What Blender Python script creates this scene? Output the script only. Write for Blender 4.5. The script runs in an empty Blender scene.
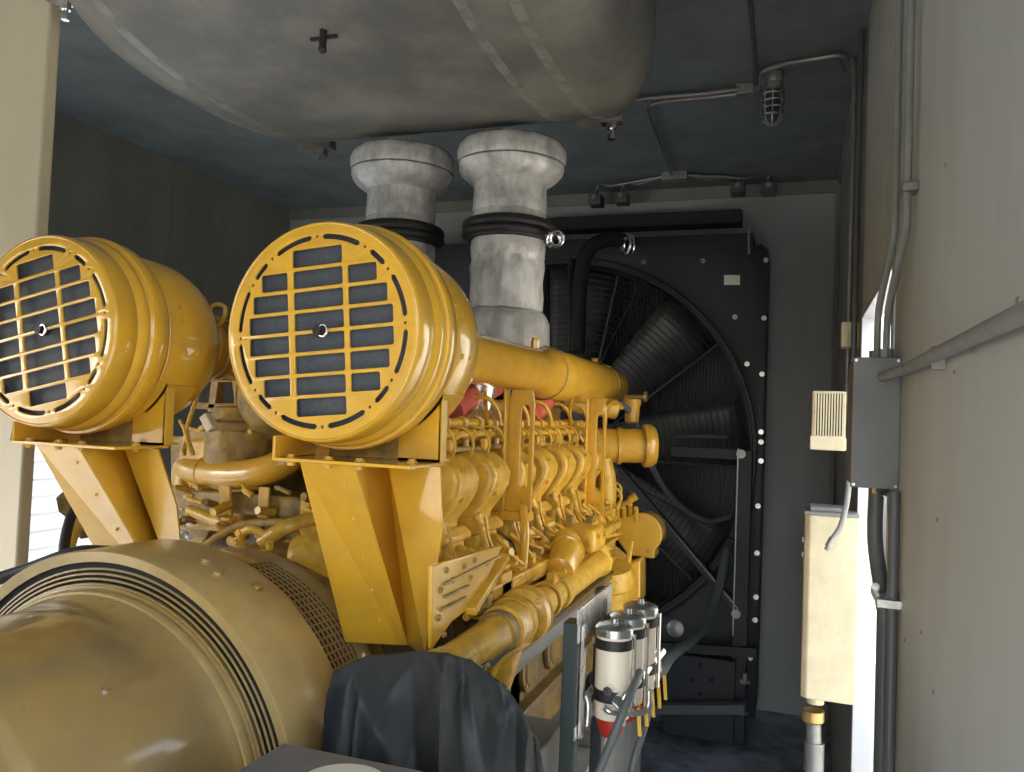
import bpy, math, random
from mathutils import Vector, Matrix, noise
random.seed(7)
V = Vector
sc = bpy.context.scene
COL = sc.collection
ZC = 2.05                      # eye height; heights below are measured from the eye and lifted by ZC

# ------------------------------------------------------------------ camera
FPX, YAW, PITCH, ROLL = 809.65, math.radians(19.493), math.radians(2.057), math.radians(2.262)
fwd = V((-math.sin(YAW)*math.cos(PITCH), math.cos(YAW)*math.cos(PITCH), math.sin(PITCH)))
rgt0 = V((math.cos(YAW), math.sin(YAW), 0)); up0 = rgt0.cross(fwd)
rgt = rgt0*math.cos(ROLL)+up0*math.sin(ROLL); upv = -rgt0*math.sin(ROLL)+up0*math.cos(ROLL)
cd = bpy.data.cameras.new('camera'); cam = bpy.data.objects.new('camera', cd); COL.objects.link(cam)
cd.sensor_width = 36; cd.lens = 36*FPX/1024; cd.clip_start = .02; cd.clip_end = 200
cam.matrix_world = Matrix(((rgt.x, upv.x, -fwd.x, 0), (rgt.y, upv.y, -fwd.y, 0), (rgt.z, upv.z, -fwd.z, ZC), (0, 0, 0, 1)))
sc.camera = cam

# ------------------------------------------------------------------ light
wd = bpy.data.worlds.new('sky'); sc.world = wd; wd.use_nodes = True
nt = wd.node_tree; bg = nt.nodes['Background']
sky = nt.nodes.new('ShaderNodeTexSky'); sky.sky_type = 'NISHITA'; sky.sun_disc = False
sky.sun_elevation = math.radians(42); sky.sun_rotation = math.radians(228); sky.air_density = 1.0; sky.dust_density = 2.5
hsv = nt.nodes.new('ShaderNodeHueSaturation'); hsv.inputs['Saturation'].default_value = .45
nt.links.new(sky.outputs[0], hsv.inputs['Color']); nt.links.new(hsv.outputs[0], bg.inputs['Color'])
bg.inputs['Strength'].default_value = .55
sd = bpy.data.lights.new('sun', 'SUN'); sd.energy = 5.0; sd.angle = math.radians(1.0); sd.color = (1, .94, .84)
sun = bpy.data.objects.new('sun', sd); COL.objects.link(sun); sun.location = (-8, -3, 9)
SUNDIR = V((.45, .40, -.80)).normalized()
sun.rotation_euler = SUNDIR.to_track_quat('-Z', 'Y').to_euler()
sc.view_settings.view_transform = 'Standard'; sc.view_settings.look = 'None'
sc.view_settings.gamma = 1; sc.view_settings.use_curve_mapping = False
sc.view_settings.exposure = .98
try:
    sc.cycles.use_denoising = True; sc.cycles.max_bounces = 10; sc.cycles.diffuse_bounces = 6
    sc.cycles.sample_clamp_indirect = 6
except Exception: pass

# ------------------------------------------------------------------ measuring helper: a sight line meets a real plane
def ray(x, y): return fwd + rgt*((x-512)/FPX) - upv*((y-386)/FPX)
def at(x, y, X=None, Y=None, Z=None):
    d = ray(x, y)
    t = X/d.x if X is not None else Y/d.y if Y is not None else Z/d.z
    return d*t

# ------------------------------------------------------------------ materials
def mat(name, col, rough=.5, metal=0, coat=0, dirt=None, dirt_amt=.5, scale=6, bump=0, bscale=40, coat_rough=.08, spec=.5, stretch=None, col2=None):
    m = bpy.data.materials.new(name); m.use_nodes = True; n = m.node_tree.nodes; l = m.node_tree.links
    b = n['Principled BSDF']; b.inputs['Base Color'].default_value = (*col, 1); b.inputs['Roughness'].default_value = rough
    b.inputs['Metallic'].default_value = metal; b.inputs['Coat Weight'].default_value = coat; b.inputs['Coat Roughness'].default_value = coat_rough
    b.inputs['Specular IOR Level'].default_value = spec
    tc = n.new('ShaderNodeTexCoord'); mp = n.new('ShaderNodeMapping'); l.new(tc.outputs['Object'], mp.inputs[0])
    if stretch: mp.inputs['Scale'].default_value = stretch
    if dirt:
        t = n.new('ShaderNodeTexNoise'); t.inputs['Scale'].default_value = scale; t.inputs['Detail'].default_value = 8; t.inputs['Roughness'].default_value = .65
        l.new(mp.outputs[0], t.inputs['Vector'])
        r = n.new('ShaderNodeValToRGB'); r.color_ramp.elements[0].position = .40; r.color_ramp.elements[1].position = .64
        r.color_ramp.elements[0].color = (0, 0, 0, 1); r.color_ramp.elements[1].color = (dirt_amt,)*3+(1,)
        l.new(t.outputs['Fac'], r.inputs[0])
        mx = n.new('ShaderNodeMix'); mx.data_type = 'RGBA'; mx.inputs[6].default_value = (*col, 1); mx.inputs[7].default_value = (*dirt, 1)
        l.new(r.outputs[0], mx.inputs[0]); out = mx.outputs[2]
        if col2:
            t2 = n.new('ShaderNodeTexNoise'); t2.inputs['Scale'].default_value = scale*.35; t2.inputs['Detail'].default_value = 3
            l.new(mp.outputs[0], t2.inputs['Vector'])
            m2 = n.new('ShaderNodeMix'); m2.data_type = 'RGBA'; l.new(t2.outputs['Fac'], m2.inputs[0]); m2.inputs[7].default_value = (*col2, 1); l.new(out, m2.inputs[6]); out = m2.outputs[2]
        l.new(out, b.inputs['Base Color'])
        rr = n.new('ShaderNodeMath'); rr.operation = 'MULTIPLY_ADD'; l.new(t.outputs['Fac'], rr.inputs[0]); rr.inputs[1].default_value = .25; rr.inputs[2].default_value = max(0, rough-.12)
        l.new(rr.outputs[0], b.inputs['Roughness'])
    if bump:
        t3 = n.new('ShaderNodeTexNoise'); t3.inputs['Scale'].default_value = bscale; t3.inputs['Detail'].default_value = 5
        l.new(mp.outputs[0], t3.inputs['Vector']); bp = n.new('ShaderNodeBump'); bp.inputs['Strength'].default_value = bump; bp.inputs['Distance'].default_value = .01
        l.new(t3.outputs['Fac'], bp.inputs['Height']); l.new(bp.outputs[0], b.inputs['Normal'])
    return m

YEL = mat('engine yellow enamel', (.70, .385, .025), .38, coat=1.0, dirt=(.42, .25, .05), dirt_amt=.35, scale=9)
YELB = mat('castings yellow', (.72, .42, .04), .42, coat=.3, dirt=(.26, .155, .035), dirt_amt=.45, scale=26, bump=.25, bscale=60)
YELD = mat('dark yellow castings', (.42, .27, .06), .5, dirt=(.12, .085, .04), dirt_amt=.8, scale=14, bump=.3, bscale=50)  # darker yellow for recessed parts and gaps between castings
BROWN = mat('dark brown castings', (.17, .105, .028), .45, dirt=(.05, .035, .02), dirt_amt=.8, scale=10, bump=.2, bscale=40)  # dark brown for the lower block, pan and flank
GENY = mat('dusty generator paint', (.35, .215, .045), .30, coat=.8, dirt=(.13, .085, .04), dirt_amt=.8, scale=6, coat_rough=.09, col2=(.35, .255, .11), bump=.03, bscale=8)
GENB = mat('faded generator strap paint', (.44, .31, .115), .36, coat=.25, dirt=(.28, .2, .09), dirt_amt=.45, scale=10, coat_rough=.2)
BLK = mat('black rubber', (.016, .016, .016), .5)
SLOT = mat('dark void', (.008, .008, .008), .9)
NAVY = mat('dark radiator paint', (.014, .018, .024), .5, dirt=(.03, .03, .03), dirt_amt=.5, scale=3)
FIN = mat('radiator fins', (.02, .02, .02), .45)
BLADE = mat('fan blade paint', (.05, .05, .05), .38, dirt=(.08, .075, .07), dirt_amt=.8, scale=12, spec=.6)
MESH = mat('filter mesh', (.042, .050, .060), .6, dirt=(.1, .11, .13), dirt_amt=.6, scale=300)
SILV = mat('insulation jacket cloth', (.70, .70, .68), .42, metal=.2, dirt=(.2, .195, .19), dirt_amt=.7, scale=9, bump=.5, bscale=24, stretch=(1, 1, .6))
SILVT = mat('stitching', (.12, .12, .12), .8)
STEEL = mat('zinc steel', (.62, .63, .62), .28, metal=.9, dirt=(.3, .3, .3), dirt_amt=.5, scale=20)
CHROME = mat('bright steel', (.8, .8, .8), .12, metal=1)
COND = mat('galvanised conduit', (.34, .34, .33), .36, metal=.6, dirt=(.2, .2, .2), dirt_amt=.5, scale=12)
CONDP = mat('painted conduit', (.26, .27, .26), .4, dirt=(.18, .18, .17), dirt_amt=.5, scale=12)
CONDD = mat('dark grey conduit', (.09, .095, .10), .42)
GREYB = mat('grey box paint', (.17, .175, .18), .45, dirt=(.13, .13, .13), dirt_amt=.4, scale=8)
CREAM = mat('cream enamel', (.72, .64, .43), .4, dirt=(.42, .36, .22), dirt_amt=.4, scale=7, bump=.05, bscale=6)
WHITE = mat('white plastic', (.75, .73, .66), .4)
LABEL = mat('white label', (.62, .64, .66), .5)
INK = mat('grey print', (.13, .14, .16), .6)
TAG = mat('pale tag', (.72, .76, .62), .5)
SILEN = mat('silencer paint', (.115, .115, .11), .5, dirt=(.27, .255, .215), dirt_amt=.7, scale=3.0, bump=.2, bscale=18)
SEAM = mat('weathered weld', (.24, .235, .21), .5, dirt=(.12, .12, .11), dirt_amt=.8, scale=14)
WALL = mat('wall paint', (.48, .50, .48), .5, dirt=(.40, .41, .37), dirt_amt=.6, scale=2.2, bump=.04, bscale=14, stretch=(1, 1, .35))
WALLD = mat('dark and shaded wall paint', (.27, .265, .235), .5, dirt=(.19, .185, .165), dirt_amt=.7, scale=2.5, stretch=(1, 1, .4))  # left wall tone; also carries the shade of the far right wall
WALLB = mat('end wall paint', (.38, .40, .39), .5, dirt=(.29, .31, .31), dirt_amt=.6, scale=2, stretch=(1, 1, .4))
CEIL = mat('ceiling paint', (.18, .21, .22), .55, dirt=(.10, .115, .12), dirt_amt=.6, scale=3)
POSTM = mat('beige door paint', (.58, .51, .36), .5, dirt=(.45, .39, .28), dirt_amt=.5, scale=1.5, stretch=(1, 1, .3))
FLOOR = mat('oily blue grey floor', (.32, .38, .46), .36, dirt=(.02, .02, .02), dirt_amt=.92, scale=2.6, bump=.15, bscale=30)
SKID = mat('skid paint', (.15, .165, .17), .5, dirt=(.28, .27, .24), dirt_amt=.6, scale=10)
TARP = mat('grey black tarp', (.027, .030, .030), .62, dirt=(.045, .048, .05), dirt_amt=.6, scale=6, bump=.35, bscale=16)
RACK = mat('green black post', (.02, .032, .032), .4)
RED = mat('red plastic', (.45, .035, .02), .35)
PINK = mat('red silicone hose', (.62, .13, .09), .5)
FILW = mat('cream filter label', (.78, .70, .56), .4)
HOSE = mat('grey hose', (.11, .125, .125), .5)
HOSEP = mat('dusty violet hose', (.13, .12, .15), .5)
YHAND = mat('yellow handle', (.75, .48, .04), .4)
BRASS = mat('brass', (.6, .42, .16), .35, metal=.8)
SIDING = mat('white siding paint', (.80, .82, .84), .5)
CONCR = mat('pale concrete', (.50, .48, .43), .8, dirt=(.35, .34, .3), dirt_amt=.5, scale=4)
ALU = mat('aluminium frame', (.6, .62, .66), .35, metal=.5)
OUTW = mat('sunlit cream cladding', (.85, .82, .72), .6)

# ------------------------------------------------------------------ geometry collector
def frame(d):
    d = d.normalized(); a = V((0, 0, 1)) if abs(d.z) < .9 else V((1, 0, 0))
    u = a.cross(d).normalized(); return u, d.cross(u).normalized(), d
class G:
    def __init__(s): s.v = []; s.f = []
    def add(s, vs, fs):
        o = len(s.v); s.v += [V(v) for v in vs]; s.f += [tuple(i+o for i in f) for f in fs]; return s
    def box(s, x0, x1, y0, y1, z0, z1):
        return s.add([(x, y, z) for z in (z0, z1) for y in (y0, y1) for x in (x0, x1)],
                     [(0, 2, 3, 1), (4, 5, 7, 6), (0, 1, 5, 4), (2, 6, 7, 3), (0, 4, 6, 2), (1, 3, 7, 5)])
    def beam(s, p, q, w, h, up=None):
        p, q = V(p), V(q); d = (q-p).normalized(); up = V(up) if up else (V((0, 0, 1)) if abs(d.z) < .95 else V((0, 1, 0)))
        a = d.cross(up).normalized(); b = a.cross(d).normalized()
        vs = [c+a*i*w/2+b*j*h/2 for c in (p, q) for j in (-1, 1) for i in (-1, 1)]
        return s.add(vs, [(0, 2, 3, 1), (4, 5, 7, 6), (0, 1, 5, 4), (2, 6, 7, 3), (0, 4, 6, 2), (1, 3, 7, 5)])
    def lathe(s, prof, o, d, n=40):
        u, w, d = frame(V(d)); o = V(o); vs = []; fs = []; rings = []
        for t, r in prof:
            if r < 1e-6: rings.append([len(vs)]); vs.append(o+d*t)
            else:
                rings.append(list(range(len(vs), len(vs)+n)))
                vs += [o+d*t+(u*math.cos(2*math.pi*k/n)+w*math.sin(2*math.pi*k/n))*r for k in range(n)]
        for a, b in zip(rings, rings[1:]):
            for k in range(n):
                k2 = (k+1) % n
                if len(a) == 1 and len(b) == 1: continue
                if len(a) == 1: fs.append((a[0], b[k2], b[k]))
                elif len(b) == 1: fs.append((a[k], a[k2], b[0]))
                else: fs.append((a[k], a[k2], b[k2], b[k]))
        return s.add(vs, fs)
    def cyl(s, p, q, r, r2=None, n=20, ch=0):
        p, q = V(p), V(q); L = (q-p).length; r2 = r if r2 is None else r2
        if ch: pr = [(0, 0), (0, r-ch), (ch, r), (L-ch, r2), (L, r2-ch), (L, 0)]
        else: pr = [(0, 0), (0, r), (L, r2), (L, 0)]
        return s.lathe(pr, p, q-p, n)
    def tube(s, pts, r, n=10, sub=6, caps=True):
        pts = [V(p) for p in pts]; P = []
        if len(pts) > 2 and sub > 1:
            e = [pts[0]*2-pts[1]]+pts+[pts[-1]*2-pts[-2]]
            for i in range(1, len(e)-2):
                for k in range(sub):
                    t = k/sub; a, b, c, d = e[i-1], e[i], e[i+1], e[i+2]
                    P.append(.5*((2*b)+(c-a)*t+(2*a-5*b+4*c-d)*t*t+(3*b-a-3*c+d)*t**3))
            P.append(pts[-1])
        else: P = pts
        rr = r if callable(r) else (lambda t: r)
        u, w, d0 = frame(P[1]-P[0]); vs = []; fs = []
        for i, p in enumerate(P):
            d = (P[min(i+1, len(P)-1)]-P[max(i-1, 0)]).normalized()
            q = d0.rotation_difference(d); u = q @ u; w = q @ w; d0 = d
            R = rr(i/(len(P)-1))
            vs += [p+(u*math.cos(2*math.pi*k/n)+w*math.sin(2*math.pi*k/n))*R for k in range(n)]
        for i in range(len(P)-1):
            for k in range(n):
                k2 = (k+1) % n; fs.append((i*n+k, i*n+k2, (i+1)*n+k2, (i+1)*n+k))
        if caps: fs.append(tuple(range(n-1, -1, -1))); fs.append(tuple((len(P)-1)*n+k for k in range(n)))
        return s.add(vs, fs)
    def prism(s, pts, t):
        pts = [V(p) for p in pts]; t = V(t); n = len(pts); nn = V((0, 0, 0))
        for i in range(n): nn += (pts[i]-pts[0]).cross(pts[(i+1) % n]-pts[0])
        if nn.dot(t) > 0: pts = pts[::-1]
        return s.add(pts+[p+t for p in pts], [tuple(range(n))]+[tuple(range(2*n-1, n-1, -1))]+[(i, n+i, n+(i+1) % n, (i+1) % n) for i in range(n)])
    def bolt(s, p, d, r=.008, h=.008):
        p, d = V(p), V(d).normalized(); s.cyl(p, p+d*h*.3, r*1.35, n=12); return s.cyl(p, p+d*h, r, n=6)
    def ball(s, c, r, n=16, sz=(1, 1, 1)):
        o = len(s.v); s.lathe([(-r*math.cos(math.pi*k/(n//2)), r*math.sin(math.pi*k/(n//2)) if 0 < k < n//2 else 0) for k in range(n//2+1)], c, (0, 0, 1), n)
        for i in range(o, len(s.v)): s.v[i] = V(c)+V([(s.v[i]-V(c))[k]*sz[k] for k in range(3)])
        return s
    def torus(s, c, d, R, r, n=40, m=10, a0=0, a1=2*math.pi):
        u, w, d = frame(V(d)); c = V(c)
        full = abs(a1-a0-2*math.pi) < 1e-6; N = n if full else n+1; vs = []; fs = []
        for i in range(N):
            a = a0+(a1-a0)*i/n; e = u*math.cos(a)+w*math.sin(a)
            vs += [c+e*(R+r*math.cos(2*math.pi*k/m))+d*r*math.sin(2*math.pi*k/m) for k in range(m)]
        for i in range(n):
            j = (i+1) % N
            for k in range(m): k2 = (k+1) % m; fs.append((i*m+k, j*m+k, j*m+k2, i*m+k2))
        return s.add(vs, fs)
    def plate(s, splines, M, ext, bev=0):           # flat plate with holes, local xy -> M
        cu = bpy.data.curves.new('tmp', 'CURVE'); cu.dimensions = '2D'; cu.fill_mode = 'BOTH'; cu.extrude = ext; cu.bevel_depth = bev; cu.bevel_resolution = 1
        for sp in splines:
            q = cu.splines.new('POLY'); q.points.add(len(sp)-1); q.use_cyclic_u = True
            for k, (x, y) in enumerate(sp): q.points[k].co = (x, y, 0, 1)
        ob = bpy.data.objects.new('tmp', cu); COL.objects.link(ob); dg = bpy.context.evaluated_depsgraph_get()
        me = bpy.data.meshes.new_from_object(ob.evaluated_get(dg))
        s.add([M @ v.co for v in me.vertices], [tuple(p.vertices) for p in me.polygons])
        bpy.data.objects.remove(ob); bpy.data.curves.remove(cu); bpy.data.meshes.remove(me); return s

ORG = {}
def build(name, g, m, parent=None, bevel=0, seg=2, smooth=True, angle=38, label=None, origin=None):
    """link everything collected in g as ONE mesh object"""
    me = bpy.data.meshes.new(name)
    if parent is not None: off = ORG[parent.name]
    else:
        if origin is None:
            xs = [v.x for v in g.v]; ys = [v.y for v in g.v]; origin = V(((min(xs)+max(xs))/2, (min(ys)+max(ys))/2, min(v.z for v in g.v)))
        off = V(origin)
    me.from_pydata([tuple(v-off) for v in g.v], [], g.f); me.validate(); me.materials.append(m)
    import bmesh
    bm = bmesh.new(); bm.from_mesh(me); bmesh.ops.remove_doubles(bm, verts=bm.verts, dist=1e-5); bmesh.ops.recalc_face_normals(bm, faces=bm.faces); bm.to_mesh(me); bm.free()
    if smooth:
        for p in me.polygons: p.use_smooth = True
        me.set_sharp_from_angle(angle=math.radians(angle))
    o = bpy.data.objects.new(name, me); COL.objects.link(o); ORG[o.name] = off
    if parent is not None: o.parent = parent
    else: o.location = off+V((0, 0, ZC))
    if bevel:
        b = o.modifiers.new('bevel', 'BEVEL'); b.width = bevel; b.segments = seg; b.limit_method = 'ANGLE'; b.angle_limit = math.radians(35); b.harden_normals = False
    if label: o['label'] = label
    return o
def thing(name, loc, label, cat, group=None):
    o = bpy.data.objects.new(name, None); COL.objects.link(o); o.empty_display_size = .1
    o.location = V(loc)+V((0, 0, ZC)); ORG[o.name] = V(loc); return tag(o, label, cat, group)
def tag(o, label, cat, group=None, kind=None):
    o['label'] = label; o['category'] = cat
    if group: o['group'] = group
    if kind: o['kind'] = kind
    return o
def struct(name, g, m, **k):
    o = build(name, g, m, **k); o['kind'] = 'structure'; return o
def ring_pts(r, n=64, cx=0, cy=0): return [(cx+r*math.cos(2*math.pi*k/n), cy+r*math.sin(2*math.pi*k/n)) for k in range(n)]

# ================================================================== the enclosure
FL = -ZC; CE = 1.78; XR = .25; XL = -4.4; YB = 6.2; YN = -1.3; T = .06
struct('floor', G().box(XL-T, XR+T, YN, YB+T, FL-.08, FL), FLOOR, smooth=False)
struct('ground', G().box(-14, 14, -12, 14, FL-.5, FL-.1), CONCR, smooth=False)
struct('ceiling', G().box(XL-T, XR+T, YN, YB+T, CE, CE+T), CEIL, smooth=False)
struct('wall_back', G().box(XL-T, XR+T, YB, YB+T, FL, CE), WALLB, smooth=False)
# right wall with a door opening beside the engine
RY0, RY1, RZ = 2.5, 3.75, .50
g = G().box(XR, XR+T, .85, RY0, FL, CE).box(XR, XR+T, YN, .85, 1.0, CE).box(XR, XR+T, RY0, RY1, RZ, CE)
struct('wall_right', g, WALL, smooth=False)
struct('wall_right_far', G().box(XR, XR+T, RY1, YB, FL, CE), WALLD, smooth=False)  # same wall further in, its shade painted as a darker colour
# left wall with two openings
LZ = .45
g = G().box(XL-T, XL, YN, 2.7, LZ, CE).box(XL-T, XL, 2.7, 3.2, FL, CE).box(XL-T, XL, 3.2, 4.72, LZ, CE)
g.box(XL-T, XL, 4.72, YB, FL, CE)
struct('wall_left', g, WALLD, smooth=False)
# unseen near end: header, closed part and doorway sized for the light let in
struct('wall_near', G().box(XL-T, XR+T, YN-T, YN, .75, CE).box(XL-T, -1.0, YN-T, YN, FL, .75), WALL, smooth=False)
# beige door leaf swung inward on the left
g = G().box(-3.2, at(47, 60, Y=2.1).x, 2.1, 2.15, FL+.02, CE-.02)
struct('door_1', g, POSTM, bevel=.008)
# wall seams, screws
g = G()
for y in (4.75,): g.box(XL, XL+.006, y-.012, y+.012, FL, CE)
struct('trim_1', g, WALLD, smooth=False)
struct('trim_2', G().box(XL, XR, YB-.02, YB, CE-.09, CE).box(XR-.03, XR, YB-.03, YB, FL, CE-.09).box(XR-.02, XR, RY1+.4, YB-.03, CE-.03, CE), WALLD, smooth=False)
# door frame of the right opening
g = G().box(XR-.004, XR+T+.01, RY1-.03, RY1+.012, FL, RZ).box(XR-.004, XR+T+.01, RY0, RY1, RZ-.03, RZ+.01)
struct('trim_3', g, ALU, bevel=.003)
struct('trim_4', G().box(XR-.006, XR+T+.01, RY0-.02, RY0+.03, FL, RZ), ALU, bevel=.003)
g = G()
for (x, y) in ((912, 108), (946, 165), (975, 350), (1018, 300), (922, 632), (934, 692), (938, 520), (905, 640), (955, 372)):
    p = at(x, y, X=XR); g.bolt(p, (-1, 0, 0), .0035, .003)
struct('trim_5', g, COND)
# outside the left opening: a white corrugated building; outside right: pale cladding
g = G()
for k in range(26):
    z = FL+k*.16; g.prism([(-6.6, 0, z), (-6.55, 0, z+.02), (-6.56, 0, z+.12), (-6.6, 0, z+.16), (-6.7, 0, z+.16), (-6.7, 0, z)], (0, 9, 0))
for i in range(len(g.v)): g.v[i] = g.v[i]+V((0, 0, 0))
o = build('neighbouring_building', g, SIDING, smooth=False, origin=(-6.6, 4.5, FL)); tag(o, 'white building with horizontal lap siding seen outside through the left opening', 'building')
g = G().box(3.6, 3.75, 1.0, 15, FL-.1, 2.2).box(3.55, 3.8, 1.0, 15, 2.2, 2.3)
for k in range(40): g.box(3.585, 3.6, 1.0+k*.35, 1.03+k*.35, FL-.1, 2.2)
o = build('boundary_wall', g, OUTW, smooth=False); tag(o, 'sunlit cream outside wall showing as a bright strip through the right doorway', 'wall')

# ================================================================== exhaust silencer
SX0, SX1, SY, SZ, SA, SB = -2.11, -.79, 2.57, 1.435, .80, .29
sil = thing('exhaust_silencer', (-1.45, SY, SZ), 'huge dark grey oval exhaust silencer slung under the ceiling above the engine', 'silencer')
def sil_pt(x, k, a=1, n=72):
    t = 2*math.pi*k/n; c, s_ = math.cos(t), math.sin(t); e = .85
    return V((x, SY+SA*a*math.copysign(abs(c)**e, c), SZ+SB*(a**.8)*math.copysign(abs(s_)**e, s_)))
xs = []
for k in range(9): t = math.pi/2*k/9; xs.append((SX0-.34*math.cos(t), max(math.sin(t), .02)))
xs += [(SX0+(SX1-SX0)*k/8, 1) for k in range(9)]
for k in range(1, 10): t = math.pi/2*k/9; xs.append((SX1+.29*math.sin(t), max(math.cos(t), .02)))
g = G(); n = 72
vs = [sil_pt(x, k, a) for x, a in xs for k in range(n)]
fs = [(i*n+k, i*n+(k+1) % n, (i+1)*n+(k+1) % n, (i+1)*n+k) for i in range(len(xs)-1) for k in range(n)]
fs += [tuple(range(n)), tuple((len(xs)-1)*n+k for k in range(n))]
g.add(vs, fs); build('shell', g, SILEN, sil, angle=60)
for x, w in ((SX0, .02), (-.95, .018), (SX1, .02)):
    g = G(); vs = []; fs = []
    for k in range(n):
        for dx, a in ((-w, 1.001), (-w*.5, 1.008), (w*.5, 1.008), (w, 1.001)):
            vs.append(sil_pt(x+dx, k, a))
    for k in range(n):
        k2 = (k+1) % n
        for j in range(3): fs.append((k*4+j, k2*4+j, k2*4+j+1, k*4+j+1))
    g.add(vs, fs); build('weld_seam', g, SEAM, sil, label='pale weathered weld ridge')
pz = SZ-SB*.99
g = G().box(SX0+.02, SX1-.02, 2.60, 2.606, SZ-SB*.985, SZ-SB*.96); build('joint_line', g, SLOT, sil)
def shackle(p, s=1, m=STEEL):
    p = V(p); g = G()
    g.box(p.x-.045*s, p.x+.045*s, p.y-.025*s, p.y+.025*s, p.z, p.z+.012*s)
    g.cyl(p-V((0, 0, .05*s)), p+V((0, 0, .14*s)), .011*s, n=10)
    g.cyl(p-V((0, 0, .022*s)), p, .022*s, n=6).cyl(p-V((0, 0, .065*s)), p-V((0, 0, .045*s)), .018*s, n=6)
    return g
build('hanger_bolt', shackle(at(612, 124, Y=3.25)), CHROME, sil, label='shiny hanger bolt at the right end')
p = at(612, 124, Y=3.25); build('hanger_bracket', G().prism([p+V((-.16, 0, .02)), p+V((.05, 0, .02)), p+V((.02, 0, .10)), p+V((-.12, 0, .13))], (0, .02, 0)).box(p.x-.14, p.x+.05, p.y-.03, p.y+.05, p.z+.01, p.z+.02), SILEN, sil)
p = at(66, 5, Y=2.02); build('hanger_bolt', shackle(p, .8), CHROME, sil, label='shiny hanger bolt at the left end')
build('hanger_bracket', G().box(p.x-.06, p.x+.32, p.y-.04, p.y+.04, p.z+.01, p.z+.03), SILEN, sil)
p = at(320, 152, Y=3.3); build('hanger_bracket', G().box(p.x-.11, p.x+.07, p.y-.03, p.y+.03, p.z+.01, p.z+.05).box(p.x-.03, p.x+.03, p.y-.02, p.y+.02, p.z-.02, p.z+.02), SILEN, sil)
build('hanger_bolt', shackle(p, .7, COND), COND, sil)
p = at(323, 38, Z=SZ-SB*.97); g = G().cyl(p+V((0, 0, .03)), p-V((0, 0, .035)), .012, n=10).beam(p-V((.045, 0, .0)), p+V((.045, .01, .006)), .012, .008).ball(p-V((0, 0, .036)), .014)
build('drain_plug', g, BLK, sil)

# ================================================================== exhaust risers
def riser(cx, label):
    t = thing('exhaust_riser', (cx, 3.2, .25), label, 'exhaust pipe', 'insulated exhaust risers')
    def puff(prof, stitch):
        g = G(); nn = 64; u0 = len(g.v)
        g.lathe(prof, (cx, 3.2, 0), (0, 0, 1), nn)
        for i, v in enumerate(g.v):
            v.x = cx+(v.x-cx)*.93; v.y = 3.2+(v.y-3.2)*.93
            if v.z > .965: v.z = .972+(v.z-.965)*.77
            d = V((v.x-cx, v.y-3.2, 0)); r = d.length
            if r > .05:
                a = math.atan2(d.y, d.x); w = .0045*noise.noise(V((math.cos(a)*4+cx*9, math.sin(a)*4, v.z*14)))+.003*math.sin(a*19+v.z*30)*noise.noise(V((a*2, v.z*8, cx)))
                v += d.normalized()*w*1.6
                v.z += .006*noise.noise(V((math.cos(a)*3+cx*5, math.sin(a)*3, v.z*3)))
        return g
    build('flange_jacket', puff([(.965, 0), (.965, .16), (.985, .195), (1.01, .222), (1.035, .236), (1.06, .243), (1.065, .240), (1.07, .244), (1.10, .247), (1.14, .246), (1.17, .24), (1.185, .228), (1.197, .20), (1.21, .10), (1.21, 0)], 0), SILV, t)
    build('seam', G().torus((cx, 3.2, 1.05), (0, 0, 1), .229, .0025, 64, 6).torus((cx, 3.2, 1.137), (0, 0, 1), .219, .0025, 64, 6), SILVT, t)
    build('upper_jacket', puff([(.80, 0), (.80, .150), (.803, .163), (.835, .166), (.85, .163), (.855, .167), (.90, .165), (.94, .163), (.968, .166), (.972, .12), (.972, 0)], 0), SILV, t)
    build('lower_jacket', puff([(.43, 0), (.43, .15), (.44, .166), (.50, .167), (.56, .165), (.62, .167), (.655, .165), (.66, .169), (.70, .170), (.735, .168), (.742, .155), (.742, 0)], 0), SILV, t)
    g = G().torus((cx, 3.2, .79), (0, 0, 1), .175, .024, 56, 12).torus((cx, 3.2, .757), (0, 0, 1), .18, .02, 56, 12).torus((cx, 3.2, .74), (0, 0, 1), .165, .012, 56, 8)
    g.cyl((cx, 3.2, .73), (cx, 3.2, .82), .16)
    build('bellows', g, BLK, t, label='black bellows ring between the two silver jackets')
    g = G().torus((cx+.225, 3.12, .715), (0, 1, .2), .028, .007, 24, 8).torus((cx+.245, 3.10, .715), (0, 1, .2), .028, .006, 24, 8).cyl((cx+.17, 3.15, .75), (cx+.22, 3.12, .735), .008)
    if cx > -1.5: build('clamp', g, CHROME, t)
    build('base_jacket', puff([(.25, 0), (.25, .19), (.27, .205), (.31, .207), (.35, .206), (.39, .200), (.41, .19), (.432, .17), (.436, .12), (.436, 0)], 0), SILV, t)
    return t
riser(-1.175, 'silver insulated exhaust riser on the right with a full base flare above the intake pipe')
riser(-1.69, 'silver insulated exhaust riser on the left, its lower half hidden behind the round air cleaner')

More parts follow.
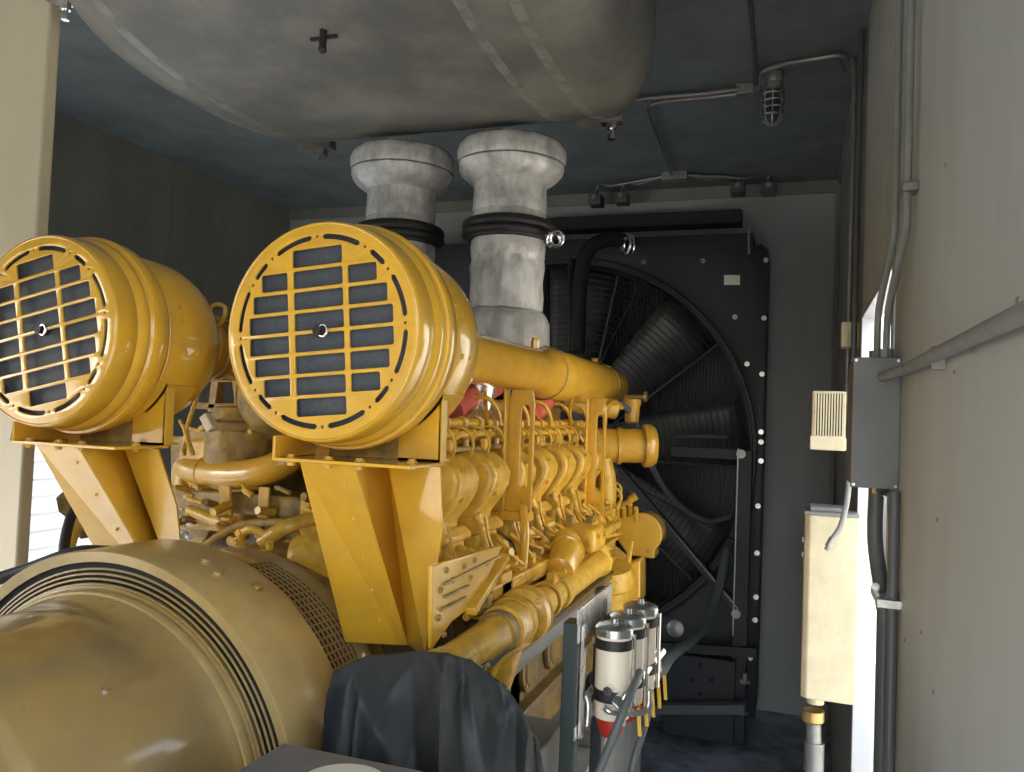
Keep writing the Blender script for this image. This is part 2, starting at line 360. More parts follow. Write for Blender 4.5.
# ================================================================== air cleaners
def air_cleaner(cx, rot, label):
    cz = .168; t = thing('air_cleaner', (cx, 1.7, cz-.27), label, 'air cleaner', 'round yellow air cleaners')
    o = (cx, 0, cz); ax = (0, 1, 0)
    build('housing', G().lathe([(1.715, 0), (1.715, .235), (1.72, .240), (1.85, .240), (1.875, .236), (1.92, .222), (1.97, .19), (2.01, .15), (2.03, .115), (2.03, 0)], o, ax, 80), YEL, t, angle=50)
    build('front_shroud', G().lathe([(1.535, .225), (1.531, .236), (1.528, .239), (1.530, .2425), (1.540, .2455), (1.56, .2475), (1.590, .2485), (1.596, .2455), (1.602, .2485), (1.612, .255), (1.626, .2565), (1.634, .2505), (1.640, .2565), (1.652, .262), (1.682, .263), (1.692, .2575), (1.698, .248), (1.70, .20)], o, ax, 96), YEL, t, angle=50)
    build('clamp_band', G().lathe([(1.640, .255), (1.641, .2625), (1.650, .2655), (1.652, .258)], o, ax, 96), YEL, t)
    # grille plate
    th = math.radians(rot); M = Matrix.Translation((cx, 1.533, cz)) @ Matrix.Rotation(math.pi/2, 4, 'X') @ Matrix.Rotation(th, 4, 'Z')
    sp = [ring_pts(.2365, 96)]
    def rr(x0, x1, y0, y1, r=.005):
        P = []
        for cx_, cy_, a in ((x1-r, y1-r, 0), (x0+r, y1-r, 90), (x0+r, y0+r, 180), (x1-r, y0+r, 270)):
            for k in range(3): q = math.radians(a+k*45); P.append((cx_+r*math.cos(q), cy_+r*math.sin(q)))
        return P
    for i in range(8):
        zc = (i-3.5)*.0475; sp.append(rr(-.066, .062, zc-.0205, zc+.0205))
        if 0 < i < 7:
            out = {.02375: .186, .07125: .174, .11875: .150}[round(abs(zc), 5)]
            sp.append(rr(.073, out-.004, zc-.0205, zc+.0205)); sp.append(rr(-out, -.079, zc-.0205, zc+.0205))
    def arc(a0, a1, r0=.2035, r1=.2165):
        P = []; N = 10; rm = (r0+r1)/2; h = (r1-r0)/2
        for k in range(N+1): a = a0+(a1-a0)*k/N; P.append((r1*math.cos(a), r1*math.sin(a)))
        e = (rm*math.cos(a1), rm*math.sin(a1)); P.append((e[0]-h*math.sin(a1), e[1]+h*math.cos(a1)))
        for k in range(N, -1, -1): a = a0+(a1-a0)*k/N; P.append((r0*math.cos(a), r0*math.sin(a)))
        e = (rm*math.cos(a0), rm*math.sin(a0)); P.append((e[0]+h*math.sin(a0), e[1]-h*math.cos(a0)))
        return P
    R = math.radians
    for q in (0, 90, 180, 270):
        sp.append(arc(R(q+5), R(q+29))); sp.append(arc(R(q-29), R(q-5))); sp.append(arc(R(q+40), R(q+50)))
    for q in range(0, 360, 90):
        for d in (0, 34.5, 55.5): sp.append(ring_pts(.0042, 10, .209*math.cos(R(q+d)), .211*math.sin(R(q+d))))
    gr = build('grille', G().plate(sp, M, .0022, .0006), YEL, t, angle=60)
    build('filter_element', G().lathe([(1.552, 0), (1.552, .235), (1.60, .235), (1.60, 0)], o, ax, 64), MESH, t, label='dark blue-grey mesh behind the grille')
    c = V((cx, 1.548, cz)); g = G().cyl(c, c-V((0, .030, 0)), .010, n=14).cyl(c-V((0, .012, 0)), c-V((0, .022, 0)), .017, n=6); build('stud', g, BLK, t)
    build('wing_nut', G().torus(c-V((-.012, .024, 0)), (.2, 1, 0), .013, .0028, 20, 6), CHROME, t, label='bright wire ring on the centre stud')
    g = G()
    for a in range(-60, 80, 20):
        for y in (1.80,):
            ar = R(a); d = V((math.cos(ar), 0, math.sin(ar))); g.bolt(V((cx, y, cz))+d*.239, d, .007, .006)
    build('rivet', g, YEL, t) if False else None
    for a, y in ((-8, 1.775), (-8, 1.825), (-32, 1.775), (-32, 1.825), (22, 1.76), (12, 1.76)):
        ar = R(a); d = V((math.cos(ar), 0, math.sin(ar))); build('bolt', G().bolt(V((cx, y, cz))+d*.239, d, .006, .005), YEL, t)
    # saddle strap down to the shelf
    g = G(); vs = []
    N = 12
    for k in range(N+1):
        a = R(-30-24*k/N); d = V((math.cos(a), 0, math.sin(a)))
        for r in (.241, .248):
            for y in (1.745, 1.855): vs.append(V((cx, y, cz))+d*r)
    fs = []
    for k in range(N):
        b = k*4; c2 = b+4
        fs += [(b, b+1, c2+1, c2), (b+2, c2+2, c2+3, b+3), (b, c2, c2+2, b+2), (b+1, b+3, c2+3, c2+1)]
    fs += [(0, 2, 3, 1), (N*4, N*4+1, N*4+3, N*4+2)]
    g.add(vs, fs)
    build('saddle', g, YEL, t)
    return t
ACR = air_cleaner(-.995, 5, 'yellow round air cleaner with slotted grille at centre, nearer the right wall')
ACL = air_cleaner(-1.812, 12, 'leftmost yellow round air cleaner, its tilted grille glaring white')

# ================================================================== air cleaner brackets (bent plate)
def bracket(cx, label, lean=0):
    zs = -.118
    t = thing('support_bracket', (cx, 1.75, -.56), label, 'bracket', 'air cleaner support brackets')
    g = G().box(cx-.135, cx+.215, 1.575, 1.76, zs-.008, zs).box(cx-.135, cx-.128, 1.575, 1.8, zs, zs+.05)
    build('shelf', g, YEL, t, bevel=.002)
    def sheet(P, th=.006):
        a, b, c = V(P[0]), V(P[1]), V(P[2]); nn = (b-a).cross(c-a).normalized(); g = G()
        return g.prism(P, nn*th)
    # three folded webs below the shelf
    dx = cx+1.0; K = lambda x, y, Y: at(x, y, Y=Y)+V((dx, 0, 0))
    A, B, C_, D = [V((p.x, p.y, zs-.008)) for p in (K(300, 458, 1.60), K(355, 459, 1.60), K(388, 460, 1.74), K(440, 459, 1.70))]
    A2, B2, C2, D2 = K(345, 642, 1.78), K(400, 645, 1.80), K(408, 645, 1.82), K(425, 656, 1.74)
    Dm = K(441, 530, 1.70)
    for q_ in (A2, B2, C2, D2): q_.x += lean
    Dm.x += lean*.45
    n_ = (D-C_).cross(D2-C_); Dm.y = C_.y-(n_.x*(Dm.x-C_.x)+n_.z*(Dm.z-C_.z))/n_.y      # keep the web flat
    g = G(); th = V((0, .006, 0))
    for quad in ((A, B, B2, A2), (B, C_, C2, B2)):
        q = list(quad); g.prism(q[:3], th); g.prism([q[0], q[2], q[3]], th)
    g.prism([C_, D, Dm], th); g.prism([C_, Dm, D2], th); g.prism([C_, D2, C2], th)
    build('web', g, YEL, t)
    # upright pad under the cleaner
    g = G().prism([(cx+.10, 1.745, zs), (cx+.21, 1.745, zs), (cx+.205, 1.745, .06), (cx+.10, 1.745, -.04)], (0, .007, 0)).prism([(cx+.205, 1.745, zs), (cx+.212, 1.745, zs), (cx+.21, 1.745, .06), (cx+.203, 1.745, .06)], (0, .03, 0))
    g.box(cx+.10, cx+.21, 1.745, 1.80, zs, zs+.006)
    build('upright', g, YEL, t)
    g = G().prism([(cx-.20, 1.745, zs), (cx-.09, 1.745, zs), (cx-.09, 1.745, -.05), (cx-.19, 1.745, .02)], (0, .007, 0))
    build('upright', g, YEL, t)
    build('cradle', G().prism([(cx-.13, 1.755, zs), (cx+.10, 1.755, zs), (cx+.10, 1.755, -.052), (cx+.05, 1.755, -.07), (cx-.02, 1.755, -.078), (cx-.08, 1.755, -.066), (cx-.13, 1.755, -.045)], (0, .04, 0)), YELD, t, bevel=.002)
    for x, y in ((-.10, 1.6), (0, 1.6), (.08, 1.6), (.16, 1.7)):
        build('bolt', G().bolt((cx+x, y, zs), (0, 0, 1), .009, .008).bolt((cx+x, y, zs-.008), (0, 0, -1), .009, .01), YELB, t)
    for k, z in enumerate((-.17, -.26, -.36, -.45, -.53)):
        q = (z-(zs-.008))/(-.60-(zs-.008)); a = A.lerp(A2, q).lerp(B.lerp(B2, q), .75); build('bolt', G().bolt(a, (0, -1, 0), .004, .004), YEL, t)
    return t
bracket(-1.0, 'folded yellow sheet bracket under the central air cleaner')
bracket(-1.812, 'folded yellow sheet bracket under the leftmost air cleaner', .13)

# ================================================================== generator
GX, GZ = -1.42, -.85
gen = thing('generator', (GX, 1.0, FL+.35), 'dusty yellow-brown generator barrel filling the bottom left corner', 'generator')
o = (GX, 0, GZ); ax = (0, 1, 0)
build('barrel', G().lathe([(.25, 0), (.25, .36), (.30, .40), (.94, .402), (.95, .404), (.965, .412), (.975, .413), (1.30, .413), (1.335, .412), (1.345, .417), (1.36, .419), (1.365, .424), (1.385, .427), (1.395, .425), (1.40, .418), (1.40, 0)], o, ax, 128), GENY, gen, angle=50)
build('lip_ring', G().lathe([(1.372, .424), (1.372, .430), (1.380, .434), (1.392, .432), (1.394, .420)], o, ax, 128), GENB, gen)
build('vent_ring', G().lathe([(1.395, .40), (1.395, .440), (1.412, .442), (1.412, .40)], o, ax, 128), GENY, gen)
build('vent_recess', G().lathe([(1.412, .42), (1.412, .492)], o, ax, 128), SLOT, gen, label='dark slotted vent ring')
g = G()
for k in range(5): r = .432+.0105*k; g.torus((GX, 1.396+.004*k, GZ), ax, r, .0028, 128, 6)
build('vent_bead', g, GENY, gen)
g = G()
for k in range(120):
    a = 2*math.pi*k/120
    if math.sin(a) > .1: continue
# strap
g = G().lathe([(1.405, .49), (1.400, .513), (1.404, .516), (1.62, .512), (1.63, .508), (1.63, .44)], o, ax, 128); build('strap', g, GENB, gen, angle=50, label='wide pale steel strap')
p = V((GX, 1.5, GZ))
for a, y in ((72, 1.52), (66, 1.50), (58, 1.56), (4, 1.43), (3, 1.60), (-4, 1.43)):
    ar = math.radians(a); d = V((math.cos(ar), 0, math.sin(ar))); build('bolt', G().bolt(V((GX, y, GZ))+d*.512, d, .011, .012), GENB if a > 60 else YELD, gen)
ar = math.radians(-2); d = V((math.cos(ar), 0, math.sin(ar)))
g = G().box(GX+.44, GX+.525, 1.42, 1.61, GZ-.10, GZ-.085).box(GX+.44, GX+.525, 1.42, 1.61, GZ-.14, GZ-.125); build('strap_clamp', g, GENB, gen, bevel=.003)
build('rear_grille', G().lathe([(1.63, .42), (1.635, .470), (1.66, .472), (1.67, .466), (1.84, .452), (1.85, .457), (1.875, .457), (1.885, .44), (1.885, .3)], o, ax, 128), GENY, gen)
g = G()
for k in range(150):
    a = math.pi*2*k/150
    if not (-.5 < a < 1.3 or a > 5.8): continue
    for j in range(7):
        y = 1.695+.02*j; r = .4655-(y-1.67)*.085
        d = V((math.cos(a), 0, math.sin(a))); tn = V((-math.sin(a), 0, math.cos(a)))
        c = V((GX, y, GZ))+d*(r+.0008); hw = .007; hh = .0045
        g.add([c-tn*hw-V((0, hh, 0)), c+tn*hw-V((0, hh, 0)), c+tn*hw+V((0, hh, 0)), c-tn*hw+V((0, hh, 0))], [(0, 1, 2, 3)])
build('vent_slot', g, SLOT, gen, smooth=False)['kind'] = 'stuff'
build('lifting_boss', G().lathe([(0, 0), (0, .05), (.008, .046), (.010, 0)], (GX+.11, .98, GZ+.395), (.25, 0, 1), 32), GENY, gen)
d = V((math.cos(math.radians(52)), 0, math.sin(math.radians(52)))); build('bolt', G().bolt(V((GX, 1.16, GZ))+d*.411, d, .008, .006), STEEL, gen, label='bright bolt head on the barrel')
# sticker wrapped on the barrel with faint print
g = G(); vs = []; fs = []; N = 24
def wrap(y, a, r=.4155): a = math.radians(a); return V((GX+r*math.cos(a), y, GZ+r*math.sin(a)))
for k in range(N+1):
    a = 8+34*k/N; vs += [wrap(.62, a, .4045), wrap(.905, a, .4045)]
for k in range(N): fs.append((2*k, 2*k+2, 2*k+3, 2*k+1))
g.add(vs, fs); build('sticker', g, LABEL, gen, label='pale grey instruction sticker with lines of print')
g = G()
for k in range(16):
    a = 10+2*k
    for j in range(6):
        y0 = .64+.042*j; L = .012+.022*random.random()
        g.add([wrap(y0, a, .4055), wrap(y0+L, a, .4055), wrap(y0+L, a+.45, .4055), wrap(y0, a+.45, .4055)], [(0, 1, 2, 3)])
build('print', g, INK, gen, smooth=False)
g = G().box(GX-.36, GX+.36, .35, 1.35, FL+.35, GZ-.36); build('foot', g, GENY, gen, bevel=.02)
# black cable bridge behind the barrel on the left
g = G().tube([at(-40, 590, Y=1.45), at(20, 572, Y=1.5), at(75, 553, Y=1.52), at(110, 552, Y=1.55)], .016, 12)
o_ = build('black_cable', g, BLK); tag(o_, 'thick black cable lying over the left shoulder of the generator', 'cable')

# ================================================================== engine
eng = thing('diesel_engine', (-1.42, 2.9, FL+.35), 'big yellow twelve-cylinder diesel engine with many pipes and covers', 'engine')
E = lambda name, g, m=YELB, bevel=0, **k: build(name, g, m, eng, bevel=bevel, **k)
# flywheel housing and block
E('flywheel_housing', G().lathe([(1.885, .30), (1.885, .38), (1.90, .415), (1.99, .43), (2.04, .45), (2.12, .45), (2.12, 0)], (GX, 0, GZ), (0, 1, 0), 48), YELD, .006)
for k in range(12):
    a = math.radians(-20+k*20); d = V((math.cos(a), 0, math.sin(a))); E('bolt', G().bolt(V((GX, 2.04, GZ))+d*.44, (0, -1, 0), .012, .012), YELD)
blk = [(-2.02, -.38), (-1.8, -.30), (-1.62, -.22), (-1.22, -.22), (-1.02, -.30), (-.86, -.42), (-.83, -.60), (-.80, -.72), (-.80, -1.08), (-.88, -1.15), (-1.0, -1.3), (-1.84, -1.3), (-1.96, -1.15), (-2.04, -1.08), (-2.04, -.72), (-2.0, -.6)]
E('engine_block', G().prism([(x, 2.45, z) for x, z in blk], (0, 1.40, 0)), BROWN, .012)
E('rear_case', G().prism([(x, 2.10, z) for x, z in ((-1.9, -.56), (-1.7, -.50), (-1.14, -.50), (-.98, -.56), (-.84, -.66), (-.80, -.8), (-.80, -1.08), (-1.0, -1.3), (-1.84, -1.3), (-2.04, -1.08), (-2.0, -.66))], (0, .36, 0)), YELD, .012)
E('flank_casting', G().prism([(x, 1.98, z) for x, z in ((-1.08, -.36), (-.86, -.42), (-.83, -.60), (-.80, -.72), (-.80, -1.08), (-1.08, -1.08))], (0, .48, 0)), BROWN, .008)
E('oil_pan', G().prism([(x, 2.0, z) for x, z in ((-.92, -1.2), (-.90, -1.45), (-1.1, -1.72), (-1.74, -1.72), (-1.94, -1.45), (-1.92, -1.2))], (0, 1.9, 0)), BROWN, .03)
# long side ledges
E('block_rail', G().box(-.84, -.755, 2.05, 3.72, -.50, -.465).box(-.83, -.765, 2.05, 3.72, -.555, -.54), YELB, .005)
E('block_rail', G().box(-.82, -.745, 2.1, 3.7, -.70, -.67).box(-.82, -.76, 2.1, 3.8, -.93, -.90), BROWN, .005)
for k in range(6):
    y = 2.23+.265*k
    g = G().lathe([(0, .0), (0, .075), (.012, .08), (.022, .076), (.024, .06), (.03, .055), (.03, 0)], (-.805, y, -.80), (1, 0, 0), 28)
    ic = E('inspection_cover', g, BROWN)
    for a in range(0, 360, 90):
        build('bolt', G().bolt((-.785, y+.066*math.cos(math.radians(a+45)), -.80+.066*math.sin(math.radians(a+45))), (1, 0, 0), .007, .008), YELD, ic)
# cylinder heads / rocker covers on both banks
def cover_set(sx, y, lead=False):
    mx = lambda x: GX+sx*(x-GX)
    prof = [(-1.12, -.135), (-.96, -.112), (-.895, -.118), (-.855, -.145), (-.838, -.178), (-.842, -.215), (-.868, -.262), (-.898, -.30), (-.90, -.325), (-.875, -.36), (-.88, -.43), (-1.12, -.43)]
    w = .155
    g = G().prism([(mx(x), y-w/2, z) for x, z in prof], (0, w, 0)); rc = E('rocker_cover', g, YELB, .018, seg=3)
    if sx > 0:
        g = G().prism([(mx(x), y-w/2-.012, z) for x, z in ((-1.1, -.32), (-.885, -.318), (-.865, -.335), (-.865, -.35), (-.885, -.36), (-1.1, -.36))], (0, w+.024, 0)); E('head_flange', g, YELB, .004)
        # elbow lobe below
        g = G().lathe([(0, 0), (0, .045), (.02, .052), (.055, .05), (.065, .04), (.065, 0)], (-.90, y+.03, -.405), (.75, -.25, -.35), 22); E('intake_elbow', g, YELB)
        g = G().cyl((-.90, y-.06, -.30), (-.862, y-.05, -.42), .016, n=14).cyl((-.866, y-.05, -.41), (-.858, y-.05, -.44), .022, n=8); E('injector_line', g, YELB)
        g = G().tube([(-.86, y-.085, -.30), (-.85, y-.08, -.36), (-.83, y-.05, -.43)], .005, 8); E('fuel_line', g, YELB)
        for dz in (-.155, -.235): build('bolt', G().bolt((-.847-.0 if dz > -.2 else -.853, y-.03, dz), (1, 0, -.2), .007, .008), YELB, rc)
        for dy in (-.05, .05): build('bolt', G().bolt((-.93, y+dy, -.116), (.1, 0, 1), .008, .01), YELB, rc)
for k in range(7):
    cover_set(1, 2.06+.265*k)
for k in range(6): cover_set(-1, 2.32+.265*k)
# injector rails above covers
def rail(x, z, r, y0=1.98, y1=3.85): E('fuel_rail', G().cyl((x, y0, z), (x, y1, z), r, n=14), YELB)
rail(-.97, -.030, .014); rail(-.93, -.062, .011); rail(-1.02, -.085, .016)
E('rail_shelf', G().box(-1.12, -.93, 1.98, 3.85, -.115, -.10), YELD, .004)
for k in range(14):
    y = 2.02+.132*k
    E('rail_fitting', G().cyl((-.97, y-.014, -.030), (-.97, y+.014, -.030), .021, n=8).cyl((-.95, y, -.105), (-.955, y, -.02), .010, n=8).cyl((-.93, y-.02, -.062), (-.93, y+.006, -.062), .017, n=6), YELB)
    E('fuel_line', G().tube([(-.955, y, -.04), (-.905, y+.015, -.045), (-.885, y+.03, -.085), (-.895, y+.04, -.120)], .0042, 8), YELB)
    if k % 2 == 0: E('clip', G().box(-.915, -.90, y+.03, y+.07, -.105, -.075), YELB, .003)
# air intake manifold pipe (right)
ip = thing('intake_pipe', (-.99, 3.2, .06), 'fat yellow intake pipe running from the central air cleaner towards the fan', 'pipe', 'intake pipes')
IX, IZ = -.99, .178
build('front_tube', G().lathe([(2.0, .098), (2.02, .092), (2.05, .084), (2.08, .082), (3.0, .087), (3.08, .089), (3.12, .100), (3.16, .106)], (IX, 0, IZ), (0, 1, 0), 48, ), YEL, ip, angle=50)
build('rear_tube', G().lathe([(3.165, .104), (3.17, .108), (4.40, .108), (4.47, .102), (4.52, .085), (4.55, .05), (4.56, 0)], (IX, 0, IZ), (0, 1, 0), 48), YEL, ip, angle=50)
build('clamp_ring', G().torus((IX, 3.165, IZ), (0, 1, 0), .107, .005, 48, 8), YELD, ip)
build('plug', G().cyl((IX+.01, 3.02, IZ+.088), (IX+.01, 3.02, IZ+.118), .018, n=8).cyl((IX+.01, 3.02, IZ+.115), (IX+.01, 3.02, IZ+.13), .013, n=6), YEL, ip)
build('plug', G().cyl((IX+.0, 4.05, IZ+.10), (IX, 4.05, IZ+.13), .018, n=8), YEL, ip)
build('end_band', G().torus((IX, 4.18, IZ), (0, 1, 0), .107, .004, 48, 8), YEL, ip)
# left one
ip2 = thing('intake_pipe', (-1.812, 3.2, .06), 'yellow intake pipe leaving the back of the leftmost air cleaner', 'pipe', 'intake pipes')
build('front_tube', G().lathe([(2.0, .105), (2.05, .102), (2.06, .108), (2.09, .108), (2.10, .100), (2.9, .100), (4.2, .108), (4.25, 0)], (-1.812, 0, IZ), (0, 1, 0), 48), YEL, ip2, angle=50)
build('clamp_ring', G().torus((-1.812, 2.13, IZ), (0, 1, 0), .104, .006, 40, 8).torus((-1.812, 2.17, IZ), (0, 1, 0), .104, .004, 40, 8), YELD, ip2)
# manifold support posts
def pipe_post(x, y, w, zb, label):
    ztop = IZ-.095; t = thing('pipe_support', (x, y, zb), label, 'bracket', 'intake pipe supports')
    M = Matrix.Translation((x, y, (ztop+zb)/2)) @ Matrix.Rotation(math.pi/2, 4, 'X'); h = (ztop-zb)/2
    sp = [[(-w, -h), (w, -h), (w, h*.8), (w*.8, h), (-w*.8, h), (-w, h*.8)]]
    s = []
    for cyy, a0 in ((h*.68, 0), (-h*.55, 180)):
        for k in range(7): a = math.radians(a0+180*k/6); s.append((w*.30+w*.38*math.cos(a), cyy+w*.38*math.sin(a)))
    sp.append(s)
    for dx in (-.25, .3): sp.append(ring_pts(.005, 8, dx*w, -h*.85))
    build('plate', G().plate(sp, M, .006, .001), YEL, t)
    build('flange', G().prism([(x-w, y, zb), (x-w, y, ztop), (x-w, y-.05, ztop), (x-w, y-.03, zb)], (-.008, 0, 0)).box(x-w-.01, x+w, y-.03, y+.03, zb-.03, zb), YEL, t, bevel=.002)
pipe_post(at(521, 450, Y=2.5).x, 2.5, .042, -.31, 'slotted yellow upright holding the intake pipe, the nearer of the two')
pipe_post(at(597, 450, Y=3.5).x, 3.5, .038, -.42, 'slotted yellow upright under the far end of the intake pipe')
# turbo area behind the rails
E('turbo_housing', G().lathe([(0, 0), (0, .09), (.03, .12), (.09, .13), (.14, .11), (.17, .06), (.17, 0)], (-1.22, 2.45, .03), (.9, -.3, 0), 30), YELD)
E('turbo_housing', G().lathe([(0, 0), (0, .09), (.03, .12), (.09, .13), (.14, .11), (.17, .06), (.17, 0)], (-1.62, 2.35, .03), (-.5, -.8, 0), 30), YELD)
E('silicone_hose', G().tube([at(450, 412, X=-1.04), at(468, 398, X=-1.06), at(494, 385, X=-1.10)], .045, 16), PINK, label='pinkish red silicone hose')
E('silicone_hose', G().tube([at(526, 420, X=-1.03), at(541, 403, X=-1.05), at(560, 388, X=-1.08)], .05, 16), PINK, label='pinkish red silicone hose')
E('heat_shield', G().lathe([(0, 0), (0, .06), (.16, .065), (.18, .05), (.18, 0)], (-1.06, 2.62, .02), (.1, 0, 1), 24), STEEL)
E('exhaust_manifold', G().box(-1.30, -1.08, 2.15, 3.8, -.12, .06), YELD, .03)
E('exhaust_manifold', G().box(-1.76, -1.54, 2.3, 3.8, -.12, .06), YELD, .03)
for k in range(5):
    y = 2.5+.3*k; E('wire_conduit', G().tube([(-1.02, y, .06), (-.97, y+.02, .05), (-.945, y+.05, 0), (-.95, y+.07, -.05)], .008, 8), YELB)
E('sensor_line', G().tube([at(485, 392, X=-1.0), at(486, 405, X=-.98), at(487, 425, X=-.95)], .007, 8), YEL)
E('sensor_line', G().tube([at(507, 408, X=-1.0), at(515, 418, X=-.95), at(520, 430, X=-.93), at(522, 448, X=-.9)], .009, 8), YELB)
E('sensor_line', G().tube([at(555, 420, X=-.99), at(572, 428, X=-.95), at(582, 440, X=-.92), at(586, 452, X=-.9)], .010, 8), YEL)
E('sensor_line', G().tube([at(572, 400, X=-.93), at(570, 412, X=-.92), at(572, 425, X=-.94)], .006, 8), YEL)
E('aftercooler_outlet', G().cyl((-1.1, 3.85, .08), (-.86, 4.0, .05), .05, n=20), YELB)
# dense run of lines below covers
R = random.Random(3)
for k in range(16):
    y = 1.95+.115*k; x = -.835+.02*R.random(); z = -.46+.02*R.random()
    E('fuel_line', G().tube([(x-.02, y, -.36-.03*R.random()), (x+.02, y+.03*R.random(), -.41), (x+.03+.02*R.random(), y+.05, z), (x+.01, y+.12, z+.03*R.random()), (x-.01, y+.14, -.40)], .0045+.003*R.random(), 7), YELB)
    if k % 2: E('fitting', G().cyl((x, y, z), (x+.045, y, z), .012+.006*R.random(), n=6).cyl((x+.04, y, z), (x+.06, y, z-.005), .008, n=8), YELB)
    E('line_clip', G().box(x+.0, x+.045, y+.05, y+.075, z-.03, z+.01), YELB, .003)
for k in range(46):
    y = 1.96+1.75*R.random(); x = -.83+.05*R.random(); z = -.385-.13*R.random(); a_ = R.uniform(.012, .045)
    t_ = R.random()
    if t_ < .4: E('fitting', G().cyl((x, y, z), (x+a_, y+R.uniform(-.02, .02), z+R.uniform(-.02, .02)), .006+.008*R.random(), n=6), YELB)
    elif t_ < .7: E('line_clip', G().box(x, x+a_, y, y+.012+.02*R.random(), z, z+.015+.02*R.random()), YELD if R.random() < .5 else YELB, .002)
    else: E('fuel_line', G().tube([(x, y, z), (x+a_, y+.03, z-.02+.04*R.random()), (x, y+.06+.06*R.random(), z-.02)], .003+.003*R.random(), 7), YELB)
for z, x, r in ((-.445, -.80, .009), (-.475, -.775, .008), (-.52, -.78, .010), (-.59, -.79, .012)):
    pts = [(x+.012*math.sin(i*1.7+z*40), 1.95+.3*i, z+.012*math.sin(i*2.3+z*90)) for i in range(7)]
    E('fuel_rail', G().tube(pts, r, 10), YELB)
# angled side cover beside bracket
q = [at(432, 566, X=-.745), at(503, 545, X=-.745), at(476, 604, X=-.745), at(452, 622, X=-.745), at(432, 650, X=-.745)]
sp_ = E('side_cover', G().prism(q, (-.012, 0, 0)), YEL, .003)
for x, y in ((446, 570), (452, 580), (464, 566), (474, 560), (487, 563), (438, 618), (440, 590), (470, 578), (443, 634)):
    build('bolt', G().bolt(at(x, y, X=-.745), (1, 0, 0), .006, .007), YELD, eng)
for a, b in (((444, 584), (500, 556)), ((444, 597), (468, 586)), ((440, 610), (466, 597))):
    E('rib', G().beam(at(*a, X=-.743), at(*b, X=-.743), .006, .009, (1, 0, 0)), YELD)
E('strut', G().beam(at(505, 556, X=-.75), at(470, 612, X=-.735), .02, .03, (1, 0, 0)), YEL, .003)
# vertical hose and bracket below post
E('drain_tube', G().tube([at(523, 508, X=-.80), at(525, 530, X=-.775), at(524, 552, X=-.775), at(522, 572, X=-.78), at(516, 585, X=-.79)], .014, 12), YEL)
E('drain_bracket', G().box(-.82, -.75, 2.20, 2.28, -.58, -.47), YEL, .006)
E('guard_plate', G().prism([(-.80, 2.12, -.44), (-.80, 2.20, -.44), (-.80, 2.20, -.60), (-.80, 2.12, -.60)], (.045, 0, 0)), YELB, .003)
# big oil filter drum aimed down right
a, b = at(552, 545, X=-.80), at(578, 590, X=-.60)
p1 = at(568, 549, X=-.73); p2 = p1+V((.02, -.26, -.10))
g = G().lathe([(0, 0), (0, .056), (.006, .060), (.016, .060), (.02, .053), (.12, .053), (.145, .047), (.155, .03), (.16, 0)], p1, p2-p1, 36)
E('oil_filter', g, YEL)
E('filter_base', G().box(-.84, -.69, 2.92, 3.12, -.50, -.41), YELB, .02)
E('filter_base', G().lathe([(0, 0), (0, .05), (.05, .058), (.08, .05), (.08, 0)], p1+V((-.03, .10, .01)), (0, -1, -.35), 24), YELB)
E('relief_valve', G().lathe([(0, 0), (0, .05), (.04, .06), (.10, .055), (.13, .03), (.13, 0)], at(590, 545, X=-.78), (.5, -.3, -.7), 20), YELB)
for k in range(2): E('bolt', G().bolt((-.69, 2.97+.10*k, -.44), (1, 0, 0), .009, .01), YELB)
# dark gap panel and water pipe along the side
E('oil_cooler', G().cyl((-.86, 2.15, -.72), (-.86, 3.6, -.72), .10, n=32), GREYB, label='grey oil cooler drum behind the water pipe')
def bend(P, r, name='water_pipe', m=YELB): return E(name, G().tube(P, r, 24, 8), m)
bend([(-.70, 1.60, -.555), (-.70, 1.75, -.553), (-.70, 1.98, -.55)], .047)
E('pipe_collar', G().lathe([(1.93, .047), (1.93, .054), (1.95, .056), (1.97, .052), (1.97, .047)], (-.70, 0, -.55), (0, 1, 0), 32), YELD)
E('pipe_collar', G().lathe([(1.60, .0), (1.60, .051), (1.615, .052), (1.63, .051), (1.63, .047)], (-.70, 0, -.555), (0, 1, 0), 32), YELB)
E('coupling', G().lathe([(1.97, .05), (1.97, .062), (1.99, .066), (2.08, .064), (2.09, .055), (2.12, .055), (2.13, .075), (2.155, .078), (2.16, .06), (2.17, .078), (2.19, .075), (2.195, .05)], (-.70, 0, -.55), (0, 1, 0), 32), YELB)
for a in range(0, 360, 45):
    E('bolt', G().bolt((-.70+.066*math.cos(math.radians(a)), 2.128, -.55+.066*math.sin(math.radians(a))), (0, -1, 0), .007, .01), YELB)
E('coupling_drop', G().tube([(-.71, 2.03, -.56), (-.72, 2.03, -.62), (-.75, 2.06, -.70)], .055, 20), YELB)
E('coupling_band', G().torus((-.70, 2.04, -.55), (0, 1, 0), .066, .004, 32, 6), YELB)
E('coupling_band', G().torus((-.70, 2.35, -.55), (0, 1, 0), .05, .006, 32, 6), YELB)
bend([(-.70, 2.19, -.55), (-.70, 2.6, -.55), (-.70, 3.05, -.548)], .044)
E('pipe_collar', G().lathe([(2.45, .044), (2.45, .052), (2.48, .054), (2.51, .052), (2.51, .044)], (-.70, 0, -.55), (0, 1, 0), 28), YELB)
E('pipe_lug', G().box(-.70-.012, -.70+.012, 2.40, 2.46, -.51, -.48).cyl((-.70, 2.43, -.49), (-.66, 2.43, -.475), .009, n=8), YELB)
E('pipe_foot', G().prism([(-.76, 1.62, -.60), (-.70, 1.62, -.60), (-.66, 1.62, -.72), (-.78, 1.62, -.72)], (0, .06, 0)).box(-.80, -.66, 1.58, 1.72, -.74, -.715), YELD, .004)
